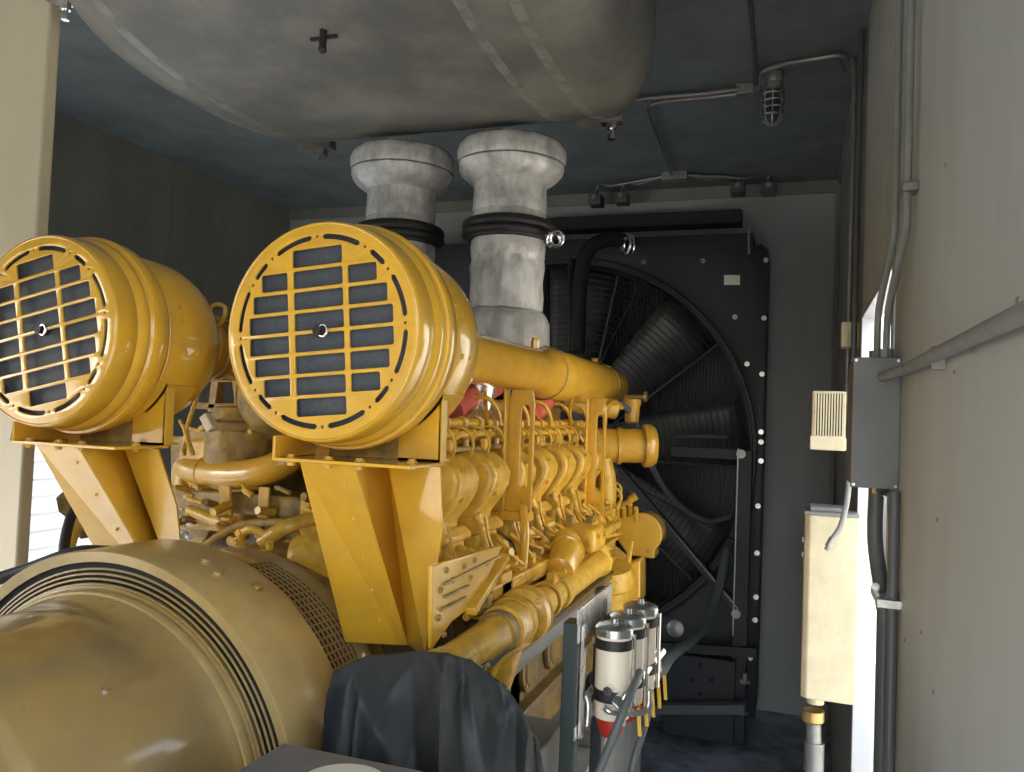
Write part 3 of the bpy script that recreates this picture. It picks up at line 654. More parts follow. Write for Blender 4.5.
E('pipe_foot', G().prism([(-.79, 1.86, -.59), (-.71, 1.86, -.59), (-.69, 1.86, -.70), (-.80, 1.86, -.70)], (0, .03, 0)), YELB, .004)
E('pipe_elbow', G().lathe([(0, 0), (0, .012), (.09, .045), (.10, .045), (.10, 0)], (-.80, 1.56, -.56), (.7, .6, .02), 20), YELB)
E('drain_hose', G().tube([at(462, 684, X=-.66), at(480, 668, X=-.66), at(510, 650, X=-.67), at(540, 630, X=-.69), at(565, 612, X=-.72)], .011, 12), CONDD, label='dark grey hose below the water pipe')
E('drain_tube', G().tube([at(492, 682, X=-.62), at(497, 668, X=-.63), at(508, 656, X=-.64), at(528, 644, X=-.65)], .006, 8), YEL)
E('drain_fitting', G().cyl(at(478, 670, X=-.66), at(484, 666, X=-.66), .015, n=14), CHROME)
# front end: water pump, regulator housings, covers
FY = 3.95
E('front_housing', G().prism([(x, 3.80, z) for x, z in ((-2.0, -.35), (-1.9, -.1), (-.98, -.1), (-.90, -.30), (-.86, -.6), (-.72, -.70), (-.70, -1.0), (-.84, -1.15), (-2.0, -1.15), (-2.1, -.9))], (0, .18, 0)), YELB, .015)
E('riser_tube', G().tube([(-.88, 3.80, -.20), (-.85, 3.80, -.30), (-.845, 3.80, -.45), (-.84, 3.80, -.60), (-.85, 3.80, -.72)], lambda t: .05-.01*t, 20), YELB)
E('water_pump', G().lathe([(0, 0), (0, .10), (.03, .115), (.08, .115), (.10, .09), (.18, .085), (.20, 0)], (-.78, 3.60, -.66), (0, .25, -1), 28), YELB)
E('water_pump', G().lathe([(0, 0), (0, .055), (.02, .065), (.14, .06), (.30, .05), (.32, 0)], (-.86, 3.55, -.60), (.02, .1, -1), 24), YELB)
E('pump_bracket', G().prism([at(600, 575, Y=3.7), at(640, 560, Y=3.7), at(640, 600, Y=3.7), at(618, 640, Y=3.7), at(600, 640, Y=3.7)], (0, .15, 0)), YEL, .008)
E('pump_rib', G().beam(at(632, 540, Y=3.68), at(617, 636, Y=3.68), .02, .025), YEL, .004)
E('pump_rib', G().beam(at(606, 500, Y=3.66), at(607, 600, Y=3.66), .03, .03), YEL, .008)
for y in (560, 585, 610): E('bolt', G().bolt(at(612, y, Y=3.67), (0, -1, 0), .011, .014), YELB)
# rounded belt cover
pc = at(640, 533, Y=4.0); P = []
for k in range(13):
    a = math.radians(100-150*k/12); P.append((pc.x+.10*math.cos(a)+.01, 4.0, pc.z+.10*math.sin(a)))
P += [(pc.x+.075, 4.0, pc.z-.12), (pc.x-.06, 4.0, pc.z-.115), (pc.x-.13, 4.0, pc.z-.02), (pc.x-.12, 4.0, pc.z+.06)]
E('belt_cover', G().prism(P, (0, .13, 0)), YEL, .008)
E('bolt', G().bolt((pc.x+.04, 4.0, pc.z-.085), (0, -1, 0), .007, .006), YELD)
E('tensioner', G().cyl(at(617, 508, Y=4.0), at(634, 498, Y=4.0), .014, n=12).cyl(at(630, 500, Y=3.98), at(636, 496, Y=3.98), .02, n=10), YELB)
E('coil', G().torus(at(612, 497, Y=3.85), (0, 1, 0), .045, .008, 24, 8).torus(at(614, 490, Y=3.9), (0, 1, 0), .035, .007, 24, 8), YELB)
for k in range(7): E('sensor', G().cyl(at(600+6*k, 520-3*(k % 3), Y=3.9), at(600+6*k, 508-4*(k % 2), Y=3.85), .012, n=8), YELB)
# side drum with flange near the fan (aftercooler pipe end)
c0 = at(606, 446, Y=4.0); c1 = c0+V((.19, .12, 0))
E('end_drum', G().cyl((c0.x-.12, 3.9, c0.z), (c0.x+.20, 4.02, c0.z+.01), .085, n=36, ch=.006), YEL)
E('drum_flange', G().lathe([(0, 0), (0, .105), (.006, .108), (.035, .108), (.06, .09), (.07, 0)], (c0.x+.185, 4.01, c0.z+.01), (.93, .34, .03), 36), YEL)
E('drum_collar', G().lathe([(0, 0), (0, .092), (.02, .092), (.02, 0)], (c0.x+.06, 3.965, c0.z+.005), (.93, .34, .03), 36), YELB)
# small valve
c = at(632, 412, Y=4.1)
E('valve_body', G().lathe([(0, 0), (0, .02), (.01, .035), (.09, .04), (.10, .045), (.125, .045), (.13, 0)], (c.x, c.y, c.z-.06), (0, 0, 1), 20), YELB)
E('valve_stem', G().cyl((c.x-.04, c.y, c.z+.075), (c.x+.07, c.y, c.z+.08), .012, n=10).cyl((c.x+.06, c.y, c.z+.08), (c.x+.075, c.y, c.z+.08), .028, n=12), BRASS)
E('regulator_pipe', G().tube([at(605, 425, Y=3.9), at(606, 410, Y=3.9), at(614, 402, Y=3.95), at(622, 408, Y=4.0)], .012, 10), YEL)
# ---- rear of the engine between the two cleaners
P = [at(186, 482, Y=2.30), at(188, 468, Y=2.28), at(202, 472, Y=2.26), at(240, 474, Y=2.22), at(272, 468, Y=2.22), at(292, 455, Y=2.25), at(300, 440, Y=2.35)]
E('crossover_pipe', G().tube(P, .047, 24, 6), YEL, label='fat yellow crossover pipe curving behind the generator')
E('pipe_collar', G().torus(at(204, 472, Y=2.26), (1, 0, 0), .047, .006, 32, 8), YELB)
E('pipe_collar', G().torus(at(288, 459, Y=2.24), (1, .3, .4), .047, .005, 32, 8), YELB)
c = at(240, 440, Y=2.32)
E('rear_cooler', G().lathe([(-.16, 0), (-.16, .10), (-.13, .115), (.03, .115), (.04, .125), (.06, .125), (.07, .10), (.11, .09), (.12, 0)], c, (0, 0, 1), 36), YELD)
E('rear_cooler_cap', G().box(c.x-.19, c.x+.13, 2.30, 2.5, c.z+.10, c.z+.125).box(c.x-.16, c.x+.02, 2.25, 2.45, c.z-.05, c.z+.03), YELD, .006)
for k in range(6): E('bolt', G().bolt((c.x-.10+.04*k, 2.215+.012*abs(k-2.5), c.z+.035), (0, -1, 0), .008, .009), YELB)
E('rear_plate', G().prism([at(170, 436, Y=2.35), at(230, 436, Y=2.35), at(240, 470, Y=2.35), at(195, 560, Y=2.35), at(172, 540, Y=2.35)], (0, .03, 0)), YELD, .004)
for (x, y) in ((180, 505), (181, 520), (180, 533), (190, 485), (176, 495)): E('sensor', G().cyl(at(x, y, Y=2.3), at(x+5, y+2, Y=2.25), .014, n=10).cyl(at(x+3, y+2, Y=2.3), at(x+10, y+4, Y=2.2), .008, n=8), STEEL if x != 190 else YELB)
for a_, b_, w in (((225, 485), (227, 520), .045), ((265, 487), (263, 518), .04), ((307, 495), (305, 520), .035)):
    E('rear_bracket', G().beam(at(*a_, Y=2.2), at(*b_, Y=2.2), w, .012, (0, 1, 0)), YELB, .003)
E('rear_crossbeam', G().box(-2.0, -1.1, 2.22, 2.42, -.36, -.29), YELD, .01)
E('rear_head', G().box(-1.58, -1.26, 2.16, 2.4, -.52, -.36), YELD, .02)
E('rear_tube', G().tube([at(165, 565, Y=2.05), at(205, 545, Y=2.05), at(240, 525, Y=2.08), at(290, 522, Y=2.1), at(330, 516, Y=2.15)], .013, 12), YELD)
E('rear_tube', G().tube([at(262, 542, Y=2.0), at(285, 528, Y=2.0), at(310, 520, Y=2.05), at(340, 514, Y=2.1)], .022, 14), YELB)
E('rear_tube', G().tube([at(190, 510, Y=2.15), at(215, 520, Y=2.12), at(235, 521, Y=2.12)], .018, 12), YELB)
E('rear_tube', G().tube([at(300, 535, Y=2.0), at(325, 528, Y=2.05), at(345, 526, Y=2.1)], .018, 12), YELB)
E('starter_flange', G().torus(at(255, 545, Y=2.0), (0, 1, .3), .05, .013, 30, 10), YELB)
E('starter_lug', G().box(at(232, 545, Y=2.0).x, at(275, 545, Y=2.0).x, 1.98, 2.02, at(250, 566, Y=2).z, at(250, 552, Y=2).z), YELB, .006)
for (x, y) in ((240, 533), (236, 542), (248, 555), (262, 554), (270, 545)): E('bolt', G().bolt(at(x, y, Y=1.985), (0, -1, 0), .010, .012), YELB)
E('starter_motor', G().lathe([(0, 0), (0, .08), (.02, .09), (.12, .10), (.22, .07), (.24, 0)], at(300, 560, Y=2.05), (.8, .1, .1), 28), YELB)
E('housing_ear', G().lathe([(0, 0), (0, .055), (.03, .055), (.03, 0)], at(320, 580, Y=1.98), (0, 1, 0), 24).box(at(308, 580, Y=1.98).x, at(333, 580, Y=1.98).x, 1.98, 2.01, at(320, 610, Y=1.98).z, at(320, 580, Y=1.98).z), YELB, .004)
E('lifting_eye', G().tube([at(238, 385, Y=2.3), at(238, 400, Y=2.3), at(236, 440, Y=2.3)], .012, 8).tube([at(255, 385, Y=2.35), at(262, 400, Y=2.35), at(262, 440, Y=2.35)], .03, 8), YELD)
E('valley_frame', G().prism([at(212, 372, Y=2.3), at(240, 372, Y=2.3), at(243, 412, Y=2.3), at(235, 412, Y=2.3), at(232, 382, Y=2.3), at(218, 382, Y=2.3), at(214, 412, Y=2.3), at(207, 412, Y=2.3)], (0, .04, 0)), YELD, .003)
# wiring harness from the left cleaner
E('harness', G().tube([at(206, 315, Y=2.05), at(215, 305, Y=2.05), at(225, 308, Y=2.05), at(222, 322, Y=2.05), at(208, 335, Y=2.06), at(205, 365, Y=2.08), at(196, 400, Y=2.1), at(187, 428, Y=2.1), at(184, 455, Y=2.12)], .007, 8), YELB)
E('harness', G().tube([at(184, 425, Y=2.1), at(188, 440, Y=2.1), at(193, 455, Y=2.12)], .008, 8).tube([at(190, 428, Y=2.1), at(200, 430, Y=2.1), at(208, 424, Y=2.1)], .006, 8).tube([at(180, 420, Y=2.1), at(186, 435, Y=2.1), at(182, 452, Y=2.1)], .006, 8), YELB)
E('connector', G().obox if False else G().beam(at(205, 415, Y=2.08), at(213, 430, Y=2.08), .03, .03), CREAM, .004, label='cream connector block')
E('restriction_gauge', G().cyl(at(204, 312, Y=2.03), at(206, 322, Y=2.03), .012, n=10), BRASS)
for k in range(24):
    x = 175+R.random()*140; y = 488+R.random()*75
    if x < 190 and y > 540: continue
    p = at(x, y, Y=2.12); q2 = at(x+R.uniform(-16, 22), y+R.uniform(-6, 10), Y=2.06)
    if R.random() < .6: E('rear_line', G().tube([p, (p+q2)/2+V((0, -.03, .02*R.random())), q2], .005+.005*R.random(), 8), YELD if R.random() < .5 else YELB)
    else: E('rear_fitting', G().cyl(p+V((0, .06, 0)), p+V((R.uniform(-.02, .02), -.012, R.uniform(-.02, .02))), .008+.010*R.random(), n=8), YELD if R.random() < .6 else YELB)
# left side bits: a yellow bracket + black hose seen against the siding
E('side_arm', G().prism([at(55, 498, Y=2.4), at(68, 486, Y=2.4), at(80, 505, Y=2.4), at(92, 520, Y=2.4), at(80, 540, Y=2.4), at(68, 520, Y=2.4), at(58, 512, Y=2.4)], (0, .06, 0)), YELD, .006)
E('side_tube', G().tube([at(68, 550, Y=2.3), at(75, 530, Y=2.3), at(88, 512, Y=2.3), at(100, 505, Y=2.3)], .022, 12), YELB)
g = G().tube([at(63, 560, Y=1.9), at(66, 535, Y=1.95), at(73, 512, Y=2.0), at(82, 506, Y=2.1)], .016, 12)
o_ = build('black_hose', g, BLK); tag(o_, 'short black hose hanging left of the generator in front of the white siding', 'hose')

# ================================================================== skid
skid = thing('base_skid', (-1.42, 2.2, FL), 'grey steel base skid carrying the generator and engine', 'skid')
for sx in (-1, 1):
    x = GX+sx*.68; g = G().box(x-.10, x+.10, .2, 4.3, -1.22, -1.185).box(x-.012, x+.012, .2, 4.3, FL+.03, -1.22).box(x-.10, x+.10, .2, 4.3, FL, FL+.04)
    build('rail', g, SKID, skid, bevel=.004)
for y in (.4, 1.6, 3.0, 4.2): build('cross_member', G().box(GX-.7, GX+.7, y-.06, y+.06, FL+.04, FL+.34), SKID, skid, bevel=.004)
build('mounting_block', G().box(-.86, -.66, 2.9, 3.3, -1.185, -1.12), SKID, skid, bevel=.004)
# side box on the skid behind the filter rack
p = at(548, 712, Z=-.80)
p = at(565, 721, Z=-.80); g = G().prism([(p.x-.24, 1.42, -.80), (p.x, 1.42, -.80), (p.x, p.y, -.80), (p.x-.24, p.y, -.80)], (0, 0, -.385))
o_ = build('battery_box', g, SKID, bevel=.004); tag(o_, 'grey scuffed steel box on the skid between black tarp and filter rack', 'box')

# ================================================================== tarp
def tarp():
    g = G(); N, Mq = 130, 110
    # silhouettes: top ridge from left to right, hanging towards the viewer
    top = [at(326, 700, Y=1.50), at(338, 668, Y=1.50), at(365, 655, Y=1.52), at(405, 655, Y=1.53), at(447, 652, Y=1.55), at(470, 662, Y=1.56), at(500, 684, Y=1.58), at(521, 708, Y=1.60), at(534, 738, Y=1.62), at(541, 775, Y=1.64)]
    def poly(L, t):
        t = t*(len(L)-1); i = min(int(t), len(L)-2); return L[i].lerp(L[i+1], t-i)
    vs = []
    for j in range(Mq):
        v = j/(Mq-1)
        for i in range(N):
            u = i/(N-1); p = poly(top, u).copy()
            out = V((.05*(u-.35), -1, 0))
            if v < .2:       # back drop
                w = (.2-v)/.2; p += V((0, .12*w, -.55*w*w))
            else:
                w = (v-.2)/.8
                p += V((.04*u*w+.13*min(w*1.6, 1)*(1-u), -.17*math.sin(min(w*1.6, 1)*math.pi/2), -1.0*w**1.5))
            rg2 = lambda f, h, sd: 1-min(1, 3.2*abs(noise.noise(V((u*f+v*h*.5, v*f*.8-u*1.5, sd)))))
            rg_ = lambda f, h, sd: (1-2*abs(noise.noise(V((u*f+v*h, v*f*.35-u*1.5, sd)))))**3
            fold = .075*rg2(2.2, 2.2, 1.7)+.030*rg2(4.5, -3.5, 5.1)+.008*rg_(11, 5, 9.3)+.05*noise.noise(V((u*2.4, v*2.2, 3.3)))-.05
            if u > .5: fold += .016*math.sin(30*u+9*v+2*noise.noise(V((u*4, v*3, 2))))*min(1, (u-.5)*5)
            k = min(1, .25+v*2.2)
            p += V((.35*fold, -fold*1.0, .25*fold))*k
            p.z += (.012*noise.noise(V((u*7, 0, 7)))+.008*noise.noise(V((u*3, v*9, 4))))
            p.z = max(p.z, FL+.02); vs.append(p)
    fs = [(j*N+i, j*N+i+1, (j+1)*N+i+1, (j+1)*N+i) for j in range(Mq-1) for i in range(N-1)]
    g.add(vs, fs)
    o = build('tarpaulin', g, TARP, angle=75); m = o.modifiers.new('thick', 'SOLIDIFY'); m.thickness = .004
    tag(o, 'crumpled charcoal tarpaulin draped beside the generator strap', 'tarpaulin'); return o
tarp()
# grey box edge with cream cap at the very bottom
o_ = build('terminal_cabinet', G().box(-.86, -.50, .85, 1.27, FL, -.605), GREYB, bevel=.006); tag(o_, 'grey cabinet top at the bottom edge in front of the tarpaulin', 'cabinet')
o_ = build('cream_cap', G().lathe([(0, 0), (0, .075), (.012, .078), (.022, .07), (.026, .04), (.026, 0)], (-.655, 1.13, -.605), (0, 0, 1), 40), WHITE); tag(o_, 'cream round dome cap lying on the grey cabinet at the bottom edge', 'cap')

# ================================================================== filter rack
rack = thing('filter_rack', (-.47, 2.0, FL), 'green-black post and silver strap carrying the fuel filters', 'rack')
build('post', G().box(-.485, -.455, 1.78, 1.83, FL, -.46).box(-.455, -.45, 1.78, 1.795, FL, -.46), RACK, rack, bevel=.003)
build('post', G().box(-.485, -.455, 2.08, 2.12, FL, -.44), RACK, rack, bevel=.003)
build('strap', G().box(-.455, -.449, 1.78, 2.12, -.505, -.43), STEEL, rack, bevel=.001, label='bright steel cross strap')
build('strap', G().box(-.455, -.449, 1.78, 2.12, -.72, -.69), STEEL, rack, bevel=.001)
build('side_post', G().box(-.447, -.440, 1.80, 1.82, -.72, -.47), STEEL, rack)
for k, lab in enumerate(('nearest fuel filter canister with cream label, black bands and red bowl', 'middle fuel filter canister, mostly hidden behind the nearest one', 'farthest fuel filter canister with domed steel lid')):
    y = 1.92+.105*k; x = -.398+.012*k; r = .042; zo = -.035+.004*k
    t = thing('fuel_filter', (x, y, -.76), lab, 'filter', 'fuel filters in the rack')
    o_ = (x, y, zo); up = (0, 0, 1)
    can = build('canister', G().lathe([(-.665, 0), (-.665, r), (-.47, r), (-.465, r-.003), (-.462, 0)], o_, up, 32), FILW, t)
    build('lid', G().lathe([(-.475, r+.001), (-.475, r+.003), (-.458, r+.003), (-.452, r-.004), (-.450, .010), (-.448, .008), (-.438, .008), (-.436, 0)], o_, up, 32), STEEL, t)
    build('band', G().lathe([(-.505, r), (-.505, r+.0025), (-.482, r+.0025), (-.482, r)], o_, up, 32), BLK, can)
    build('band', G().lathe([(-.625, r), (-.625, r+.0025), (-.598, r+.0025), (-.598, r)], o_, up, 32), BLK, can)
    build('tie_rod', G().cyl((x+r+.008, y, -.66+zo), (x+r+.008, y, -.47+zo), .004, n=8), CHROME, t)
    build('bowl', G().lathe([(-.715, 0), (-.715, .014), (-.71, .024), (-.69, .033), (-.67, .036), (-.665, .036), (-.665, 0)], o_, up, 28), RED, t, label='red drain bowl')
    for zz_ in (-.50, -.62): build('bracket', G().box(-.449, x-.02, y-.01, y+.01, zz_+zo, zz_+zo+.015), STEEL, t)
# manifold pipe, drain valves
mf = thing('fuel_manifold', (-.33, 2.0, -.75), 'silver sloping manifold pipe with little drain valves beside the filters', 'manifold')
a, b = at(618, 702, Y=1.86), at(661, 652, Y=2.25)
build('pipe', G().tube([a, a.lerp(b, .5), b], .014, 14).tube([a+V((-.025, 0, .02)), b+V((-.025, 0, .02))], .011, 12), CHROME, mf)
for k in range(6):
    p = a.lerp(b, .12+.16*k); dk = build('drain_cock', G().cyl(p, p-V((0, 0, .04)), .009, n=10).cyl(p-V((0, 0, .035)), p-V((0, 0, .07)), .006, n=8).ball(p-V((0, 0, .04)), .011, 10), STEEL, mf)
    if k > 0: build('handle', G().beam(p+V((.018, 0, -.05)), p+V((.024, 0, -.115)), .009, .004), YHAND, dk, bevel=.001, label='yellow lever handle')
build('elbow', G().tube([at(604, 707, Y=1.85), at(612, 712, Y=1.85), at(640, 713, Y=1.9), at(648, 706, Y=1.92), at(649, 690, Y=1.92)], .007, 10), STEEL, mf)
build('inlet', G().tube([at(585, 695, Y=1.85), at(588, 705, Y=1.85), at(587, 725, Y=1.85)], .009, 10), STEEL, mf)
# hoses
def hose(name, pts, r, m, label, cat='hose', grp=None, n=12):
    o = build(name, G().tube(pts, r, n, 8), m); return tag(o, label, cat, grp)
hose('fuel_hose', [at(640, 672, Y=1.95), at(628, 700, Y=1.85), at(612, 740, Y=1.8), at(596, 780, Y=1.75), (at(590, 800, Y=1.75))], .010, HOSE, 'grey hose dropping across the filters to the bottom edge')
hose('fuel_hose', [at(650, 700, Y=2.1), at(645, 725, Y=2.05), at(634, 760, Y=2.0), at(628, 800, Y=2.0)], .009, HOSE, 'grey hose to the right of the filters running down to the floor')
hose('coolant_hose', [at(660, 672, Y=3.6), at(672, 655, Y=4.0), at(692, 640, Y=4.6), at(708, 622, Y=5.0), at(716, 600, Y=5.2), at(721, 580, Y=5.3), at(727, 550, Y=5.45)], .028, HOSE, 'grey hose bending up from behind the filters in front of the radiator')
hose('overflow_hose', [at(618, 402, Y=4.0), at(632, 415, Y=4.1), at(645, 450, Y=4.3), at(662, 485, Y=4.7), at(685, 510, Y=5.1), at(708, 521, Y=5.35), at(730, 517, Y=5.5)], .017, HOSEP, 'thin dusty violet hose curving from the valve across the fan')

# ================================================================== radiator and fan
RY = 5.62; FX, FZ, FR = -1.6, -.2, 1.33
rad = thing('radiator', (-1.6, 5.8, FL), 'black radiator with big round fan opening at the far end', 'radiator')
XRr = -.215; XLl = -3.0; ZT = 1.29; ZB = -1.92
M = Matrix.Translation((0, RY+.03, 0)) @ Matrix.Rotation(math.pi/2, 4, 'X')
outer = [(XLl, ZB), (XRr, ZB), (XRr, 1.17), (XRr-.04, 1.21), (XRr-.10, 1.21), (XRr-.10, ZT), (XLl, ZT)]
build('front_panel', G().plate([outer, ring_pts(FR, 96, FX, FZ)], M, .012, .002), NAVY, rad, angle=30)
build('side_panel', G().box(XRr-.02, XRr, RY+.04, 6.12, ZB, 1.17).box(XLl, XLl+.02, RY+.04, 6.12, ZB, 1.2).box(XLl, XRr-.1, RY+.04, 6.12, ZT-.02, ZT), NAVY, rad)
build('shroud_ring', G().lathe([(RY-.02, FR-.02), (RY-.02, FR+.02), (RY+.0, FR+.025), (RY+.04, FR+.02), (RY+.3, FR+.01), (RY+.3, FR-.01), (RY, FR-.02), (RY-.02, FR-.02)], (FX, 0, FZ), (0, 1, 0), 96), NAVY, rad)
g = G().box(XLl+.05, XRr-.05, 6.02, 6.1, ZB+.05, ZT-.05)
for k in range(110): x = XLl+.06+k*.0245; g.box(x, x+.006, 5.995, 6.02, ZB+.1, ZT-.1)
build('core', g, FIN, rad, smooth=False)
fan = thing('cooling_fan', (FX, 5.8, FZ), 'large dark cooling fan with broad blades behind the round guard', 'fan')
build('hub', G().lathe([(5.66, 0), (5.66, .16), (5.70, .20), (5.85, .22), (5.88, .2), (5.88, 0)], (FX, 0, FZ), (0, 1, 0), 32), BLADE, fan)
for k in range(9):
    a = math.radians(k*40+6); e = V((math.cos(a), 0, math.sin(a))); tn = V((-math.sin(a), 0, math.cos(a))); vs = []; fs = []
    nr, nw = 9, 7
    for i in range(nr):
        r = .18+(FR-.06-.18)*i/(nr-1); w = .13+.16*i/(nr-1)
        for j in range(nw):
            s = j/(nw-1)-.5; cam_ = .05*(1-4*s*s)
            vs.append(V((FX, 5.76, FZ))+e*r+tn*(s*2*w*.8)+V((0, -s*.20-cam_, 0)))
    for i in range(nr-1):
        for j in range(nw-1): fs.append((i*nw+j, i*nw+j+1, (i+1)*nw+j+1, (i+1)*nw+j))
    g = G().add(vs, fs)
    # leading rib
    g.tube([vs[i*nw] for i in range(nr)], .012, 8, 1)
    o_ = build('blade', g, BLADE, fan); mm = o_.modifiers.new('t', 'SOLIDIFY'); mm.thickness = .006
g = G()
for k in range(26): g.torus((FX, 5.60, FZ), (0, 1, 0), .30+.041*k, .0026, 72, 4)
for k in range(8):
    a = math.radians(45*k+20); e = V((math.cos(a), 0, math.sin(a))); g.cyl(V((FX, 5.59, FZ))+e*.28, V((FX, 5.59, FZ))+e*(FR+.02), .006, n=6)
build('guard', g, FIN, rad, label='fine wire fan guard')
build('tag', G().add([at(724, 275, Y=RY-.001), at(740, 275, Y=RY-.001), at(740, 285, Y=RY-.001), at(724, 285, Y=RY-.001)], [(0, 1, 2, 3)]), TAG, rad, label='small pale yellow-green tag')
for (x, y) in ((644, 262), (703, 261), (766, 260), (735, 317), (764, 318), (747, 364), (762, 374), (761, 432), (761, 442), (761, 461), (758, 506), (757, 553), (756, 597), (755, 620), (750, 658)):
    build('bolt', G().bolt(at(x, y, Y=RY), (0, -1, 0), .013, .012), STEEL, rad)
build('handle_slot', G().cyl(at(749, 228, Y=RY-.01), at(749, 254, Y=RY-.01), .008, n=8), COND, rad)
# external framing in front of the panel
build('frame_bar', G().beam(at(672, 451, Y=5.5), at(745, 455, Y=5.5), .06, .07, (0, 0, 1)), NAVY, rad, bevel=.004)
build('frame_bar', G().beam(at(672, 436, Y=5.55), at(728, 437, Y=5.55), .03, .03, (0, 0, 1)), NAVY, rad, bevel=.004)
build('frame_post', G().box(-.36, -.27, 5.46, 5.56, FL+.02, at(745, 450, Y=5.5).z), NAVY, rad, bevel=.004)
build('edge_strip', G().box(-.362, -.354, 5.452, 5.462, -1.36, at(745, 448, Y=5.5).z), COND, rad)
build('brace', G().beam(at(620, 470, Y=5.5), at(740, 612, Y=5.5), .05, .06, (0, 1, 0)), NAVY, rad, bevel=.003)
build('edge_strip', G().beam(at(663, 519, Y=5.46), at(738, 609, Y=5.46), .006, .006, (0, 1, 0)), COND, rad)
for (x, y) in ((741, 454), (736, 614)): build('bolt', G().bolt(at(x, y, Y=5.455), (0, -1, 0), .022, .012), COND, rad)
build('lower_bar', G().beam(at(560, 640, Y=5.45), at(757, 652, Y=5.45), .06, .06), NAVY, rad, bevel=.004)
build('foot_box', G().box(at(663, 690, Y=5.4).x, at(735, 690, Y=5.4).x, 5.4, 5.6, FL+.02, at(700, 657, Y=5.4).z), NAVY, rad, bevel=.006)
for (x, y) in ((700, 665), (692, 680), (712, 680), (700, 694)): build('bolt_hole', G().cyl(at(x, y, Y=5.4), at(x, y, Y=5.4)-V((0, .004, 0)), .014, n=12), SLOT, rad)
build('foot_rail', G().beam(at(640, 708, Y=5.3), at(745, 708, Y=5.3), .08, .06), CONDD, rad, bevel=.004)
for (x, y) in ((745, 683), (743, 714)): build('foot_bolt', G().cyl(at(x, y, Y=5.35), at(x, y, Y=5.35)+V((0, 0, .06)), .015, n=10).cyl(at(x, y, Y=5.35), at(x, y, Y=5.35)+V((0, 0, .02)), .035, n=6), COND, rad)
build('drain_port', G().lathe([(0, 0), (0, .05), (.08, .055), (.09, .03), (.09, 0)], at(677, 627, Y=5.4), (0, -1, .1), 20), COND, rad)
# top coolant pipe with clamp
t = thing('coolant_pipe', (-1.45, 5.3, .0), 'black upper coolant pipe rising in front of the fan to a shiny clamp', 'pipe')
build('pipe', G().tube([at(577, 352, Y=5.0), at(579, 300, Y=5.05), at(582, 268, Y=5.1), at(590, 248, Y=5.15), at(606, 240, Y=5.25), at(622, 241, Y=5.4), at(630, 243, Y=5.62)], .05, 18, 8), BLK, t)
build('pipe', G().tube([at(570, 352, Y=5.1), at(571, 300, Y=5.1), at(572, 260, Y=5.15)], .025, 12), BLK, t)
build('clamp', G().torus(at(626, 245, Y=5.3), (.8, .6, 0), .068, .014, 28, 10, -.6, 4.2).torus(at(629, 247, Y=5.3), (.8, .6, 0), .078, .008, 28, 8, -.6, 3.9), CHROME, t, label='shiny hose clamp')

# ================================================================== ceiling lamp and conduits
zc_ = CE-.03
def cpt(x, y, z=zc_): return at(x, y, Z=z)
lampc = at(773, 100, Z=CE-.14); lx, ly = lampc.x, lampc.y
lam = thing('cage_lamp', (lx, ly, CE), 'small caged bulkhead lamp hanging from the ceiling', 'lamp')
build('base', G().lathe([(0, 0), (0, .05), (.03, .052), (.05, .045), (.055, .05), (.09, .05), (.095, 0)], (lx, ly, CE-.005), (-.02, 0, -1), 24), COND, lam)
build('globe', G().lathe([(0, 0), (0, .036), (.10, .038), (.135, .030), (.155, .012), (.16, 0)], (lx, ly, CE-.10), (0, 0, -1), 20), mat('frosted globe', (.07, .075, .075), .15), lam)
g = G()
for z in (.115, .15, .185, .22): g.torus((lx, ly, CE-z), (0, 0, 1), .052-.006*(z > .2), .0045, 24, 6)
for k in range(8):
    a = math.pi/4*k; e = V((math.cos(a), math.sin(a), 0)); c = V((lx, ly, CE))
    g.tube([c+e*.052-V((0, 0, .10)), c+e*.053-V((0, 0, .2)), c+e*.042-V((0, 0, .245)), c+e*.016-V((0, 0, .268))], .0042, 6)
build('cage', g, STEEL, lam)
jb = cpt(745, 92); o_ = build('junction_box', G().box(jb.x-.045, jb.x+.045, jb.y-.05, jb.y+.05, CE-.055, CE).cyl((jb.x+.04, jb.y, CE-.03), (lx-.04, ly, CE-.03), .018, n=12), COND, bevel=.004); tag(o_, 'small square junction box on the ceiling beside the caged lamp', 'junction box')
def cond(pts, r, label, m=COND, name='conduit', sub=6, grp=None):
    o = build(name, G().tube(pts, r, 10, sub), m); return tag(o, label, 'conduit', grp)
cond([cpt(625, 100), cpt(700, 94), cpt(740, 89)], .013, 'upper straight conduit on the ceiling from the silencer to the lamp junction box')
cond([cpt(740, 94), cpt(700, 98), cpt(662, 102), cpt(651, 106), cpt(650, 118), cpt(660, 145), cpt(672, 175)], .011, 'ceiling conduit that bends back at a corner and runs towards the radiator')
cond([cpt(749, -30), cpt(750, 0), cpt(755, 50), cpt(757, 85)], .010, 'dark conduit running along the ceiling from the junction box towards the viewer', CONDD)
cond([cpt(760, 82), cpt(764, 71), cpt(785, 64), cpt(820, 58), cpt(842, 56), V((.19, 4.15, CE-.05)), V((.215, 4.12, CE-.14)), V((.215, 4.12, .2)), V((.215, 4.12, .02))], .012, 'conduit arching over from the lamp and dropping down the right wall')
cond([V((.225, 3.85, CE)), V((.225, 3.85, 1.0)), V((.225, 3.85, .38)), V((.225, 3.9, -.05)), V((.225, 3.9, -.15))], .013, 'vertical conduit in front of the arched one on the right wall', CONDD)
